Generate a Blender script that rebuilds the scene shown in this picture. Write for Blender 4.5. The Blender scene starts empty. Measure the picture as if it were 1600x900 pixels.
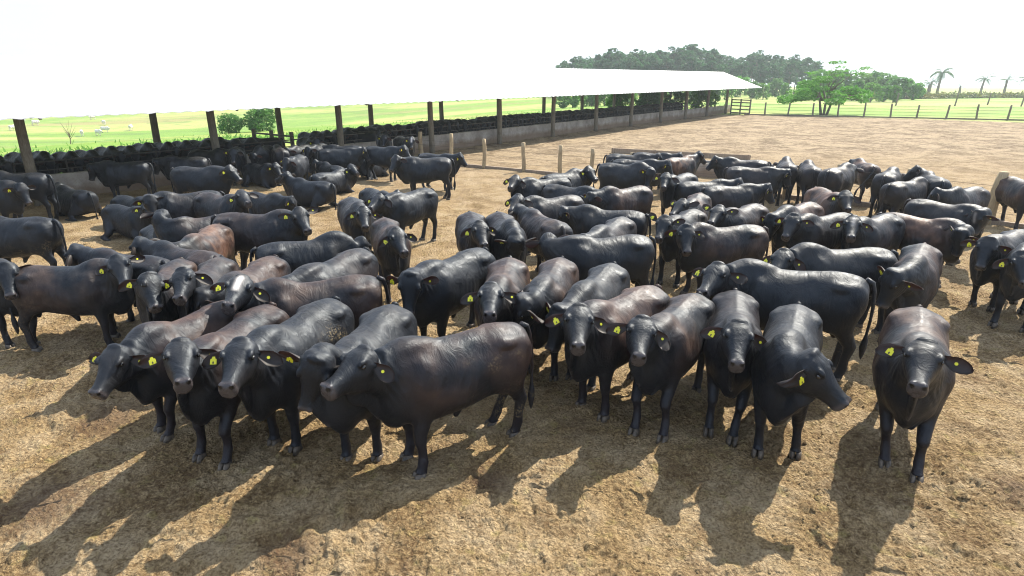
import bpy, math, random
import numpy as np
from mathutils import Vector
C = bpy.context.scene.collection
PI = math.pi
R = math.radians
random.seed(7); rng = np.random.default_rng(7)

# ---------------------------------------------------------------- camera, sky, sun, exposure
sc = bpy.context.scene
cam = bpy.data.cameras.new('camera'); cam_o = bpy.data.objects.new('camera', cam); C.objects.link(cam_o)
cam_o.location = (0, 0, 4.0); cam_o.rotation_euler = (R(90-19.236), 0, 0)
cam.sensor_width = 36; cam.lens = 36*940/1600; cam.clip_start = .1; cam.clip_end = 6000
sc.camera = cam_o
SUN_AZ, SUN_EL = 43., 47.          # azimuth clockwise from +Y, elevation
w = bpy.data.worlds.new('World'); sc.world = w; w.use_nodes = True
nt = w.node_tree; bg = nt.nodes['Background']
sky = nt.nodes.new('ShaderNodeTexSky'); sky.sky_type = 'NISHITA'; sky.sun_disc = False
sky.sun_elevation = R(SUN_EL); sky.sun_rotation = R(SUN_AZ); sky.air_density = 1.0; sky.dust_density = 3.0; sky.ozone_density = 1.0
tc = nt.nodes.new('ShaderNodeTexCoord'); ns = nt.nodes.new('ShaderNodeTexNoise'); ns.inputs['Scale'].default_value = 2.2; ns.inputs['Detail'].default_value = 6
rp = nt.nodes.new('ShaderNodeMapRange'); rp.inputs[1].default_value = .3; rp.inputs[2].default_value = .7; rp.inputs[3].default_value = .62; rp.inputs[4].default_value = .95
mx = nt.nodes.new('ShaderNodeMix'); mx.data_type = 'RGBA'
nt.links.new(tc.outputs['Generated'], ns.inputs['Vector']); nt.links.new(ns.outputs['Fac'], rp.inputs[0]); nt.links.new(rp.outputs[0], mx.inputs[0])
nt.links.new(sky.outputs[0], mx.inputs[6]); mx.inputs[7].default_value = (6.0, 7.0, 8.6, 1)      # thin bright cloud over the whole sky
nt.links.new(mx.outputs[2], bg.inputs[0]); bg.inputs[1].default_value = .085
sun = bpy.data.lights.new('sun', 'SUN'); sun.energy = 5.0; sun.angle = R(.6); sun.color = (1, .92, .79)
sun_o = bpy.data.objects.new('sun', sun); C.objects.link(sun_o)
d = Vector((math.sin(R(SUN_AZ))*math.cos(R(SUN_EL)), math.cos(R(SUN_AZ))*math.cos(R(SUN_EL)), math.sin(R(SUN_EL))))
sun_o.rotation_euler = d.to_track_quat('Z', 'Y').to_euler()
vs = sc.view_settings; vs.view_transform = 'Standard'; vs.look = 'None'; vs.exposure = 1.1; vs.gamma = 1; vs.use_curve_mapping = False
sc.cycles.pixel_filter_type = 'BLACKMAN_HARRIS'; sc.cycles.filter_width = 1.05
sc.cycles.max_bounces = 6; sc.cycles.diffuse_bounces = 3; sc.cycles.volume_bounces = 0; sc.cycles.transparent_max_bounces = 8

# ---------------------------------------------------------------- helpers
def tag(o, label=None, cat=None, group=None, kind=None):
    if label: o['label'] = label
    if cat: o['category'] = cat
    if group: o['group'] = group
    if kind: o['kind'] = kind
    return o
def mesh_obj(name, V, F, mats, parent=None, mi=None, smooth=True, loc=None):
    me = bpy.data.meshes.new(name); me.from_pydata(np.asarray(V).tolist(), [], F)
    if smooth: me.shade_smooth()
    for m in (mats if isinstance(mats, (list, tuple)) else [mats]): me.materials.append(m)
    if mi is not None: me.polygons.foreach_set('material_index', np.asarray(mi, 'i'))
    o = bpy.data.objects.new(name, me); C.objects.link(o)
    if parent: o.parent = parent
    if loc is not None: o.location = loc
    return o
def empty(name, loc=(0, 0, 0), rz=0.):
    o = bpy.data.objects.new(name, None); C.objects.link(o); o.location = loc; o.rotation_euler = (0, 0, rz); return o
def boxm(x0, x1, y0, y1, z0, z1, bev=0.0):
    """box as (V, F); bev chamfers the vertical edges and the top rim"""
    if bev <= 0:
        V = [(x, y, z) for z in (z0, z1) for x, y in ((x0, y0), (x1, y0), (x1, y1), (x0, y1))]
        return np.array(V, float), [(3, 2, 1, 0), (4, 5, 6, 7), (0, 1, 5, 4), (1, 2, 6, 5), (2, 3, 7, 6), (3, 0, 4, 7)]
    def ring(z, i):
        b = bev
        return [(x0+i+b, y0+i, z), (x1-i-b, y0+i, z), (x1-i, y0+i+b, z), (x1-i, y1-i-b, z), (x1-i-b, y1-i, z), (x0+i+b, y1-i, z), (x0+i, y1-i-b, z), (x0+i, y0+i+b, z)]
    rs = [ring(z0, 0), ring(z1-bev, 0), ring(z1, bev)]
    V = [p for r in rs for p in r]; F = [tuple(range(8))[::-1], tuple(range(16, 24))]
    for k in range(2):
        for j in range(8): F.append((k*8+j, k*8+(j+1) % 8, k*8+8+(j+1) % 8, k*8+8+j))
    return np.array(V, float), F
def rot2(V, a, o=(0, 0)):
    V = np.array(V, float); c, s = math.cos(a), math.sin(a)
    x, y = V[:, 0].copy(), V[:, 1].copy(); V[:, 0] = x*c-y*s+o[0]; V[:, 1] = x*s+y*c+o[1]; return V

def mat(name, col=(.5, .5, .5), rough=.7, spec=.5, metal=0.):
    m = bpy.data.materials.new(name); m.use_nodes = True; b = m.node_tree.nodes['Principled BSDF']
    b.inputs['Base Color'].default_value = (*col, 1); b.inputs['Roughness'].default_value = rough
    b.inputs['Specular IOR Level'].default_value = spec; b.inputs['Metallic'].default_value = metal
    return m, m.node_tree, b
def N(nt, t, **kw):
    n = nt.nodes.new('ShaderNode'+t)
    for k, v in kw.items(): setattr(n, k, v)
    return n
def noise(nt, vec, scale, detail=4, rough=.55, dist=0.):
    n = N(nt, 'TexNoise'); n.inputs['Scale'].default_value = scale; n.inputs['Detail'].default_value = detail
    n.inputs['Roughness'].default_value = rough; n.inputs['Distortion'].default_value = dist
    nt.links.new(vec, n.inputs['Vector']); return n.outputs['Fac']
def ramp(nt, v, a, b, lo=0., hi=1.):
    n = N(nt, 'MapRange'); n.inputs[1].default_value = a; n.inputs[2].default_value = b; n.inputs[3].default_value = lo; n.inputs[4].default_value = hi
    nt.links.new(v, n.inputs[0]); return n.outputs[0]
def math2(nt, op, a, b):
    n = N(nt, 'Math', operation=op)
    for i, q in enumerate((a, b)):
        if isinstance(q, (int, float)): n.inputs[i].default_value = q
        else: nt.links.new(q, n.inputs[i])
    return n.outputs[0]
def mix(nt, f, a, b):
    n = N(nt, 'Mix', data_type='RGBA')
    if isinstance(f, (int, float)): n.inputs[0].default_value = f
    else: nt.links.new(f, n.inputs[0])
    for i, q in ((6, a), (7, b)):
        if isinstance(q, tuple): n.inputs[i].default_value = (*q, 1)
        else: nt.links.new(q, n.inputs[i])
    return n.outputs[2]
def bump(nt, b, h, strength=.5, dist=.02, nrm=None):
    n = N(nt, 'Bump'); n.inputs['Strength'].default_value = strength; n.inputs['Distance'].default_value = dist
    nt.links.new(h, n.inputs['Height'])
    if nrm is not None: nt.links.new(nrm, n.inputs['Normal'])
    nt.links.new(n.outputs[0], b.inputs['Normal']); return n.outputs[0]
def objcoord(nt): return N(nt, 'TexCoord').outputs['Object']
def poscoord(nt): return N(nt, 'NewGeometry').outputs['Position']

# ---------------------------------------------------------------- materials
def coat_material():
    m, nt, b = mat('coat', rough=.5); oc = objcoord(nt)
    oi = N(nt, 'ObjectInfo'); sep = N(nt, 'SeparateColor'); nt.links.new(oi.outputs['Color'], sep.inputs[0])
    at_ = N(nt, 'Attribute', attribute_name='zone'); sz = N(nt, 'SeparateColor'); nt.links.new(at_.outputs['Color'], sz.inputs[0])
    off = N(nt, 'VectorMath', operation='SCALE'); cx = N(nt, 'CombineXYZ')
    for k in range(3): nt.links.new(oi.outputs['Random'], cx.inputs[k])
    nt.links.new(cx.outputs[0], off.inputs[0]); off.inputs['Scale'].default_value = 37.
    ad = N(nt, 'VectorMath', operation='ADD'); nt.links.new(oc, ad.inputs[0]); nt.links.new(off.outputs[0], ad.inputs[1]); v = ad.outputs[0]
    n1 = noise(nt, v, 1.5, 3); n2 = noise(nt, v, 6, 5); n3 = noise(nt, v, 42, 4); n4 = noise(nt, v, 3.0, 3)
    base = mix(nt, ramp(nt, n2, .3, .7), (.0036, .0044, .0070), (.0085, .0100, .0145))
    xyz = N(nt, 'SeparateXYZ'); nt.links.new(oc, xyz.inputs[0])
    body = math2(nt, 'MULTIPLY', ramp(nt, xyz.outputs[0], .70, .35), ramp(nt, xyz.outputs[2], .55, 1.0))
    bm = math2(nt, 'MULTIPLY', math2(nt, 'MULTIPLY', ramp(nt, n1, .36, .62), body), sep.outputs[0])
    base = mix(nt, bm, base, mix(nt, ramp(nt, n2, .35, .65), (.085, .040, .024), (.145, .075, .044)))
    legs = math2(nt, 'MULTIPLY', ramp(nt, xyz.outputs[2], .7, .3), math2(nt, 'ADD', math2(nt, 'MULTIPLY', sep.outputs[0], .25), .04))
    base = mix(nt, legs, base, (.06, .026, .018))
    film = math2(nt, 'MULTIPLY', ramp(nt, n4, .45, .8), math2(nt, 'MULTIPLY', ramp(nt, xyz.outputs[2], .9, 1.3), math2(nt, 'MULTIPLY', oi.outputs['Random'], .13)))                       # thin dust on the hair
    base = mix(nt, film, base, (.30, .24, .17))
    mudm = math2(nt, 'MULTIPLY', math2(nt, 'MULTIPLY', ramp(nt, n3, .50, .58), math2(nt, 'MULTIPLY', ramp(nt, n4, .52, .62), math2(nt, 'MULTIPLY', ramp(nt, xyz.outputs[2], 1.3, 1.05), ramp(nt, xyz.outputs[0], .1, -.25)))), sep.outputs[1])
    base = mix(nt, mudm, base, (.30, .23, .12))
    base = mix(nt, math2(nt, 'MULTIPLY', sz.outputs[0], .9), base, (.060, .052, .053))
    base = mix(nt, math2(nt, 'MULTIPLY', sz.outputs[2], sep.outputs[2]), base, (.75, .70, .66))
    base = mix(nt, sz.outputs[1], base, (.006, .005, .005))
    nt.links.new(base, b.inputs['Base Color'])
    r = ramp(nt, noise(nt, v, 14, 4), .3, .7, .40, .60); nt.links.new(math2(nt, 'SUBTRACT', math2(nt, 'ADD', r, math2(nt, 'MULTIPLY', mudm, .3)), math2(nt, 'MULTIPLY', sz.outputs[0], .22)), b.inputs['Roughness'])
    b.inputs['Specular IOR Level'].default_value = .50; b.inputs['IOR'].default_value = 1.41; b.inputs['Specular Tint'].default_value = (.80, .90, 1, 1)
    b.inputs['Sheen Weight'].default_value = .0; b.inputs['Sheen Roughness'].default_value = .45; b.inputs['Sheen Tint'].default_value = (.62, .80, 1, 1)
    mp = N(nt, 'Mapping'); mp.inputs['Scale'].default_value = (1, .55, .55); nt.links.new(v, mp.inputs['Vector'])
    h = math2(nt, 'ADD', math2(nt, 'MULTIPLY', noise(nt, mp.outputs[0], 7, 6, .62, .8), 1.5), math2(nt, 'ADD', math2(nt, 'MULTIPLY', noise(nt, v, 120, 2), .10), math2(nt, 'MULTIPLY', mudm, .4)))
    bump(nt, b, h, .50, .032)
    return m
COAT = coat_material()
def ear_material():
    m, nt, b = mat('ear_skin', (.016, .012, .012), .6)
    v = objcoord(nt); nt.links.new(mix(nt, ramp(nt, noise(nt, v, 30), .35, .65), (.010, .009, .009), (.022, .016, .015)), b.inputs['Base Color'])
    tr = N(nt, 'BsdfTranslucent'); tr.inputs[0].default_value = (.32, .07, .05, 1); ms = N(nt, 'MixShader'); ms.inputs[0].default_value = .16
    out = nt.nodes['Material Output']; nt.links.new(b.outputs[0], ms.inputs[1]); nt.links.new(tr.outputs[0], ms.inputs[2]); nt.links.new(ms.outputs[0], out.inputs['Surface'])
    return m
EAR = ear_material()
HOOF, _nt, _b = mat('hoof', (.05, .04, .033), .55)
_v = objcoord(_nt); _nt.links.new(mix(_nt, ramp(_nt, noise(_nt, _v, 25), .35, .65), (.03, .024, .02), (.11, .085, .06)), _b.inputs['Base Color'])
EYE = mat('eye', (.004, .003, .003), .08, .8)[0]
TAG, _nt, _b = mat('tag_yellow', (.62, .60, .02), .5)
TAGDOT = mat('tag_ink', (.05, .06, .02), .6)[0]
WHITE_COAT, _nt, _b = mat('white_coat', (.62, .60, .55), .7)
_v = objcoord(_nt); _nt.links.new(mix(_nt, noise(_nt, _v, 3), (.50, .48, .44), (.74, .72, .68)), _b.inputs['Base Color'])

def dirt_material():
    m, nt, b = mat('pen_dirt', rough=.93, spec=.25); p = poscoord(nt)
    mp = N(nt, 'Mapping'); mp.inputs['Scale'].default_value = (1, 1, 0.3); nt.links.new(p, mp.inputs['Vector']); p = mp.outputs[0]
    big = noise(nt, p, .28, 4); mid = noise(nt, p, 1.5, 5, .6); crumb = noise(nt, p, 17, 8, .76, .4); fine = noise(nt, p, 95, 4, .7)
    vo = N(nt, 'TexVoronoi', feature='DISTANCE_TO_EDGE'); vo.inputs['Scale'].default_value = 9; nt.links.new(p, vo.inputs['Vector'])
    straw = mix(nt, ramp(nt, fine, .35, .65), (.225, .150, .070), (.455, .325, .160))
    pale = mix(nt, ramp(nt, mid, .42, .62), straw, (.44, .335, .20))
    dark = mix(nt, ramp(nt, fine, .4, .7), (.075, .044, .019), (.19, .115, .046))
    f = math2(nt, 'ADD', math2(nt, 'MULTIPLY', crumb, .60), math2(nt, 'ADD', math2(nt, 'MULTIPLY', mid, .28), math2(nt, 'MULTIPLY', big, .24)))
    c = mix(nt, ramp(nt, f, .455, .565, 1, 0), pale, dark)
    gr = ramp(nt, noise(nt, p, 5, 3), .58, .70, 0, .45)
    c = mix(nt, gr, c, (.36, .30, .10))
    wet = math2(nt, 'MULTIPLY', ramp(nt, noise(nt, p, .75, 5, .6, .8), .66, .74), .75)
    c = mix(nt, wet, c, (.085, .045, .026))
    pt = math2(nt, 'MULTIPLY', ramp(nt, noise(nt, p, .9, 6, .68, 1.2), .52, .62), ramp(nt, crumb, .40, .56, .85, .25))
    c = mix(nt, pt, c, (.13, .076, .034))
    grit = noise(nt, p, 38, 5, .7, .2); c = mix(nt, math2(nt, 'MULTIPLY', ramp(nt, grit, .50, .60), .62), c, (.10, .060, .026)); c = mix(nt, math2(nt, 'MULTIPLY', ramp(nt, grit, .42, .34), .5), c, (.58, .44, .24))
    for (px, py, rad) in ((-.25, 5.28, .30), (-1.95, 4.25, .34), (5.15, 5.05, .36), (-5.0, 6.5, .5), (-4.6, 4.9, .55)):     # wetter dung trodden into the floor
        dd = N(nt, 'VectorMath', operation='DISTANCE'); nt.links.new(poscoord(nt), dd.inputs[0]); dd.inputs[1].default_value = (px, py, 0)
        e_ = math2(nt, 'ADD', dd.outputs['Value'], math2(nt, 'MULTIPLY', math2(nt, 'SUBTRACT', crumb, .5), 1.5*rad))
        c = mix(nt, math2(nt, 'MULTIPLY', ramp(nt, e_, rad*.35, rad*1.1, 1, 0), .62), c, (.085, .047, .030))
    # the open far pen is trampled paler and pinker
    sp = N(nt, 'SeparateXYZ'); nt.links.new(poscoord(nt), sp.inputs[0])
    far = ramp(nt, math2(nt, 'ADD', sp.outputs[1], math2(nt, 'MULTIPLY', mid, 6)), 22, 40, 0, .85)
    c = mix(nt, far, c, mix(nt, ramp(nt, math2(nt, 'ADD', math2(nt, 'MULTIPLY', noise(nt, p, .5, 5, .7, 1.0), .45), math2(nt, 'MULTIPLY', noise(nt, p, 3.2, 8, .8, .6), .55)), .445, .55), (.115, .080, .048), (.385, .30, .195)))
    ds = N(nt, 'VectorMath', operation='ADD'); nz = N(nt, 'TexNoise'); nz.inputs['Scale'].default_value = 9; nt.links.new(p, nz.inputs['Vector'])
    sc3 = N(nt, 'VectorMath', operation='SCALE'); sc3.inputs['Scale'].default_value = .12; nt.links.new(nz.outputs['Color'], sc3.inputs[0]); nt.links.new(p, ds.inputs[0]); nt.links.new(sc3.outputs[0], ds.inputs[1])
    v2 = N(nt, 'TexVoronoi'); v2.inputs['Scale'].default_value = 21; nt.links.new(ds.outputs[0], v2.inputs['Vector'])
    lump = ramp(nt, v2.outputs['Distance'], 0, .6, 1, 0); crev_shade = math2(nt, 'MULTIPLY', ramp(nt, v2.outputs['Distance'], .42, .68), ramp(nt, mid, .35, .6, .05, .28))
    c = mix(nt, crev_shade, c, (.11, .065, .028))  # shade in the gaps between clods, painted into the dirt colour
    nt.links.new(c, b.inputs['Base Color'])
    h = math2(nt, 'ADD', math2(nt, 'MULTIPLY', crumb, .8), math2(nt, 'ADD', math2(nt, 'MULTIPLY', fine, .3), math2(nt, 'MULTIPLY', lump, .45)))
    bump(nt, b, h, 1., .07)
    return m
DIRT = dirt_material()
def grass_material():
    m, nt, b = mat('pasture', rough=.85, spec=.2); p = poscoord(nt)
    mp = N(nt, 'Mapping'); mp.inputs['Rotation'].default_value = (0, 0, R(2)); mp.inputs['Scale'].default_value = (.25, 1, 1); nt.links.new(p, mp.inputs['Vector'])
    s = noise(nt, mp.outputs[0], .05, 5, .6); f = noise(nt, p, 1.6, 5, .7); g = noise(nt, p, .25, 4)
    c = mix(nt, ramp(nt, f, .3, .7), (.11, .215, .028), (.20, .31, .050))
    c = mix(nt, ramp(nt, s, .46, .56, 0, .75), c, (.36, .36, .12)); s3 = noise(nt, mp.outputs[0], .16, 4, .65); c = mix(nt, ramp(nt, s3, .54, .62, 0, .6), c, (.10, .17, .035)); s4 = noise(nt, mp.outputs[0], .022, 4, .6); c = mix(nt, ramp(nt, s4, .56, .62, 0, .6), c, (.24, .19, .085))
    c = mix(nt, ramp(nt, g, .55, .70, 0, .5), c, (.08, .17, .030))
    nt.links.new(c, b.inputs['Base Color']); bump(nt, b, f, .8, .25)
    return m
GRASS = grass_material()
def wood_material(name, c0, c1, sc_=6):
    m, nt, b = mat(name, rough=.85, spec=.25); v = objcoord(nt)
    mp = N(nt, 'Mapping'); mp.inputs['Scale'].default_value = (5, 5, .6); nt.links.new(v, mp.inputs['Vector'])
    n = noise(nt, mp.outputs[0], sc_, 6, .65, .8); n2 = noise(nt, v, 2.2, 3)
    c = mix(nt, ramp(nt, n, .32, .68), c0, c1); c = mix(nt, ramp(nt, n2, .5, .75, 0, .5), c, tuple(q*.55 for q in c0))
    nt.links.new(c, b.inputs['Base Color']); bump(nt, b, n, .6, .02)
    return m
POST = wood_material('weathered_post', (.12, .105, .08), (.24, .21, .16))
RAW = wood_material('raw_timber', (.26, .20, .12), (.44, .35, .22))
BOARD = wood_material('pen_board', (.20, .155, .115), (.34, .27, .20))
BARK = wood_material('bark', (.10, .085, .065), (.22, .19, .15), 3)
def concrete_material():
    m, nt, b = mat('trough_concrete', rough=.9, spec=.25); p = poscoord(nt)
    n = noise(nt, p, 1.3, 6, .65); f = noise(nt, p, 14, 4)
    c = mix(nt, ramp(nt, n, .35, .65), (.22, .20, .18), (.40, .37, .33)); c = mix(nt, ramp(nt, f, .5, .8, 0, .4), c, (.14, .12, .10))
    sp = N(nt, 'SeparateXYZ'); nt.links.new(p, sp.inputs[0])
    mud = ramp(nt, math2(nt, 'ADD', sp.outputs[2], math2(nt, 'MULTIPLY', n, .4)), .72, .45, 0, .75)
    c = mix(nt, mud, c, (.18, .115, .065)); nt.links.new(c, b.inputs['Base Color']); bump(nt, b, f, .5, .02)
    return m
CONC = concrete_material()
def roof_material():
    m, nt, b = mat('white_sheet', rough=.35, spec=.5, metal=0.); v = objcoord(nt)
    nt.links.new(mix(nt, noise(nt, v, .8, 4), (.78, .79, .80), (.86, .86, .86)), b.inputs['Base Color']); return m
ROOF = roof_material()
RUST = mat('dark_pipe', (.035, .030, .028), .6)[0]
FEED, _nt, _b = mat('feed', (.3, .25, .13), .95)
_v = poscoord(_nt); _nt.links.new(mix(_nt, ramp(_nt, noise(_nt, _v, 8, 5), .4, .6), (.20, .15, .07), (.42, .35, .2)), _b.inputs['Base Color'])
def leaf_material(name, c0, c1, tr=.35, sc_=.5):
    m, nt, b = mat(name, rough=.6, spec=.3); v = objcoord(nt)
    n = noise(nt, v, sc_, 3); n2 = noise(nt, v, 5, 2); col = mix(nt, ramp(nt, n, .35, .65), c0, c1)
    col = mix(nt, ramp(nt, n2, .4, .7, 0, .35), col, tuple(min(1, q*1.7) for q in c1))
    oi = N(nt, 'ObjectInfo'); col = mix(nt, ramp(nt, oi.outputs['Random'], 0, 1, 0, .55), col, (c0[0]*.9+.012, c0[1]*1.9, c0[2]*.9))
    nt.links.new(col, b.inputs['Base Color'])
    t = N(nt, 'BsdfTranslucent'); nt.links.new(col, t.inputs[0]); ms = N(nt, 'MixShader'); ms.inputs[0].default_value = tr
    out = nt.nodes['Material Output']; nt.links.new(b.outputs[0], ms.inputs[1]); nt.links.new(t.outputs[0], ms.inputs[2]); nt.links.new(ms.outputs[0], out.inputs['Surface'])
    return m
L_FAR = leaf_material('forest_leaf', (.024, .075, .038), (.055, .135, .055), .5)
L_MID = leaf_material('shrub_leaf', (.055, .13, .035), (.11, .23, .055), .5)
L_BRI = leaf_material('bright_leaf', (.07, .17, .028), (.14, .28, .05), .45)
L_HEDGE = leaf_material('hedge_leaf', (.09, .12, .035), (.22, .15, .06), .35, .15)
L_PALM = leaf_material('palm_leaf', (.035, .085, .045), (.07, .13, .06), .3)
L_WEED = leaf_material('weed_leaf', (.10, .20, .045), (.17, .29, .07), .4)

# ---------------------------------------------------------------- bull anatomy
def _ring_mesh(rings):
    """closed tube from rings (each n x 3)"""
    n = len(rings[0]); V = [p for r in rings for p in r]; F = []
    for i in range(len(rings)-1):
        for j in range(n):
            a = i*n+j; b = i*n+(j+1) % n
            F.append((a, b, b+n, a+n))
    F.append(tuple(range(n))[::-1]); F.append(tuple(range((len(rings)-1)*n, len(rings)*n)))
    return np.array(V, float), F

def tube(pts, n=16):
    """pts: (x, y, z, half width across, half depth); the frame keeps 'across' near the Y axis"""
    P = np.array([p[:3] for p in pts], float); rings = []
    for i, p in enumerate(pts):
        t = P[min(i+1, len(P)-1)]-P[max(i-1, 0)]; t /= np.linalg.norm(t)+1e-9
        up = np.cross(t, [0, 1, 0]); up /= np.linalg.norm(up)+1e-9
        sd = np.cross(up, t)
        a = np.linspace(0, 2*PI, n, endpoint=False)
        rings.append(P[i]+np.outer(np.cos(a)*p[3], sd)+np.outer(np.sin(a)*p[4], up))
    return _ring_mesh(rings)

def torso(st, n=28):
    rings = []
    a = np.linspace(0, 2*PI, n, endpoint=False)
    for x, zt, zb, w in st:
        zc, h = (zt+zb)/2, (zt-zb)/2
        s, c = np.sin(a), np.cos(a)
        ex = np.sign(c)*np.abs(c)**.82*w*(1-.12*np.clip(s, 0, 1)-.05*s)
        rings.append(np.stack([np.full(n, x), ex, zc+h*np.sign(s)*np.abs(s)**.93], 1))
    return _ring_mesh(rings)

def ellipsoid(c, r, rot=0., n=14, m=9):
    rings = []
    for i in range(m):
        ph = -PI/2+PI*(i+.35)/(m-.3)
        a = np.linspace(0, 2*PI, n, endpoint=False)
        q = np.stack([np.cos(a)*np.cos(ph)*r[0], np.sin(a)*np.cos(ph)*r[1], np.full(n, np.sin(ph)*r[2])], 1)
        cr, sr = math.cos(rot), math.sin(rot)
        q = np.stack([q[:, 0]*cr+q[:, 2]*sr, q[:, 1], -q[:, 0]*sr+q[:, 2]*cr], 1)
        rings.append(q+np.array(c))
    return _ring_mesh(rings)

def join(parts):
    V = []; F = []; o = 0
    for v, f in parts:
        V.append(v); F += [tuple(i+o for i in q) for q in f]; o += len(v)
    return np.concatenate(V), F

def remeshed(V, F, voxel, smooth=3):
    me = bpy.data.meshes.new('tmp'); me.from_pydata(V.tolist(), [], F)
    o = bpy.data.objects.new('tmp', me); C.objects.link(o)
    m = o.modifiers.new('r', 'REMESH'); m.mode = 'VOXEL'; m.voxel_size = voxel
    m2 = o.modifiers.new('s', 'SMOOTH'); m2.iterations = smooth; m2.factor = .5
    dg = bpy.context.evaluated_depsgraph_get(); dg.update()
    e = o.evaluated_get(dg).to_mesh()
    n = len(e.vertices); co = np.empty(n*3, 'f'); e.vertices.foreach_get('co', co); co = co.reshape(-1, 3).astype(float)
    fc = [tuple(p.vertices) for p in e.polygons]
    o.evaluated_get(dg).to_mesh_clear()
    bpy.data.objects.remove(o); bpy.data.meshes.remove(me)
    return co, fc

POLL = np.array([1.0, 0, 1.40]); HA = math.radians(52)
HD = np.array([math.cos(HA), 0, -math.sin(HA)]); HU = np.array([math.sin(HA), 0, math.cos(HA)]); HY = np.array([0, 1., 0])
def hp(a, y, t):
    return POLL+HD*a*1.07+HY*y*1.12+HU*t*1.07
def head_parts():
    st = [(-.07, .03, -.07, .08), (-.03, .062, -.12, .118), (.02, .085, -.17, .138), (.08, .09, -.21, .145), (.14, .082, -.23, .136),
          (.20, .066, -.23, .118), (.27, .052, -.20, .094), (.33, .045, -.165, .080), (.385, .045, -.14, .070), (.43, .049, -.128, .073), (.468, .042, -.122, .074), (.492, .012, -.11, .060)]
    rings = []; n = 20; a = np.linspace(0, 2*PI, n, endpoint=False)
    for x, t, b, w in st:
        c, s = np.cos(a), np.sin(a)
        yy = np.sign(c)*np.abs(c)**.8*w*(1-.12*np.clip(-s, 0, 1)); tt = (t+b)/2+(t-b)/2*np.sign(s)*np.abs(s)**.8
        rings.append(POLL+np.outer(np.full(n, x*1.07), HD)+np.outer(yy*1.12, HY)+np.outer(tt*1.07, HU))
    P = [_ring_mesh(rings)]
    for s in (-1, 1):
        P.append(ellipsoid(hp(.135, s*.112, .05), (.055, .026, .03), HA))     # brow
        P.append(ellipsoid(hp(.18, s*.078, -.12), (.09, .035, .075), HA))      # cheek
        P.append(ellipsoid(hp(.045, s*.125, -.035), (.03, .04, .03), HA))          # ear root
        P.append(ellipsoid(hp(.456, s*.040, .032), (.032, .028, .020), HA))    # nostril wing
    P.append(ellipsoid(hp(-.02, 0, .055), (.05, .09, .045), HA))               # poll tuft
    return P

def leg_tubes(lying=False):
    P = []
    K = lambda L: [(a, b, c, r1*(1.30 if c < .62 else 1.18), r2*(1.28 if c < .62 else 1.13)) for a, b, c, r1, r2 in L]
    for s in (-1, 1):
        P.append(tube(K([(.42, s*.185, .98, .10, .17), (.43, s*.19, .84, .09, .14), (.44, s*.185, .70, .074, .102), (.455, s*.18, .57, .058, .072), (.465, s*.175, .46, .05, .056),
                       (.465, s*.175, .40, .047, .052), (.458, s*.175, .34, .036, .040), (.455, s*.175, .24, .034, .038), (.455, s*.175, .17, .040, .046), (.468, s*.175, .11, .037, .042), (.485, s*.175, .06, .046, .055)])))
        P.append(tube(K([(-.50, s*.17, 1.16, .10, .22), (-.54, s*.18, 1.0, .115, .235), (-.565, s*.18, .86, .105, .195), (-.60, s*.175, .74, .082, .135), (-.65, s*.165, .63, .060, .090), (-.70, s*.16, .55, .048, .068), (-.725, s*.16, .49, .043, .060),
                       (-.715, s*.16, .42, .038, .05), (-.695, s*.16, .32, .034, .042), (-.685, s*.16, .18, .040, .048), (-.665, s*.16, .11, .037, .042), (-.645, s*.16, .06, .046, .055)])))
    return P

def bull_solid(lying=False):
    P = [torso([(-.85, 1.25, 1.02, .08), (-.82, 1.31, .90, .18), (-.74, 1.36, .78, .25), (-.60, 1.39, .70, .292), (-.44, 1.40, .655, .302), (-.26, 1.385, .61, .300), (-.06, 1.36, .575, .318),
                (.14, 1.36, .55, .33), (.32, 1.385, .545, .318), (.48, 1.40, .55, .288), (.60, 1.385, .57, .25), (.70, 1.33, .60, .205), (.79, 1.24, .66, .15), (.84, 1.12, .74, .08)])]
    P.append(tube([(.14, 0, 1.30, .07, .05), (.28, 0, 1.34, .11, .08), (.42, 0, 1.36, .14, .095), (.54, 0, 1.365, .15, .095), (.66, 0, 1.335, .14, .09), (.80, 0, 1.28, .11, .08)]))
    P.append(tube([(.44, 0, 1.07, .24, .34), (.56, 0, 1.09, .23, .33), (.67, 0, 1.135, .205, .29), (.77, 0, 1.18, .18, .25), (.87, 0, 1.235, .158, .21), (.96, 0, 1.275, .135, .165), (1.02, 0, 1.285, .10, .12)], 22))
    P.append(ellipsoid((.66, 0, .66), (.17, .12, .14)))
    P.append(tube([(.58, 0, .56, .04, .06), (.68, 0, .60, .045, .10), (.77, 0, .72, .036, .11), (.87, 0, .87, .032, .11), (.96, 0, 1.0, .034, .10), (1.06, 0, 1.09, .03, .05)], 12))
    for s in (-1, 1):
        P.append(ellipsoid((.42, s*.20, 1.0), (.17, .115, .29), -.15))
        P.append(ellipsoid((-.50, s*.17, 1.25), (.17, .12, .08)))
        P.append(ellipsoid((-.44, s*.19, .84), (.16, .095, .20), .3))
        P.append(ellipsoid((-.64, s*.165, 1.06), (.19, .13, .27), -.15))
    if not lying:
        P.append(tube([(-.08, 0, .62, .06, .08), (-.03, 0, .54, .045, .06), (.0, 0, .47, .035, .042), (.01, 0, .43, .025, .03)], 10))
        P.append(ellipsoid((-.56, 0, .64), (.065, .075, .12)))
        P += leg_tubes()
    P += head_parts()
    return P

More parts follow.
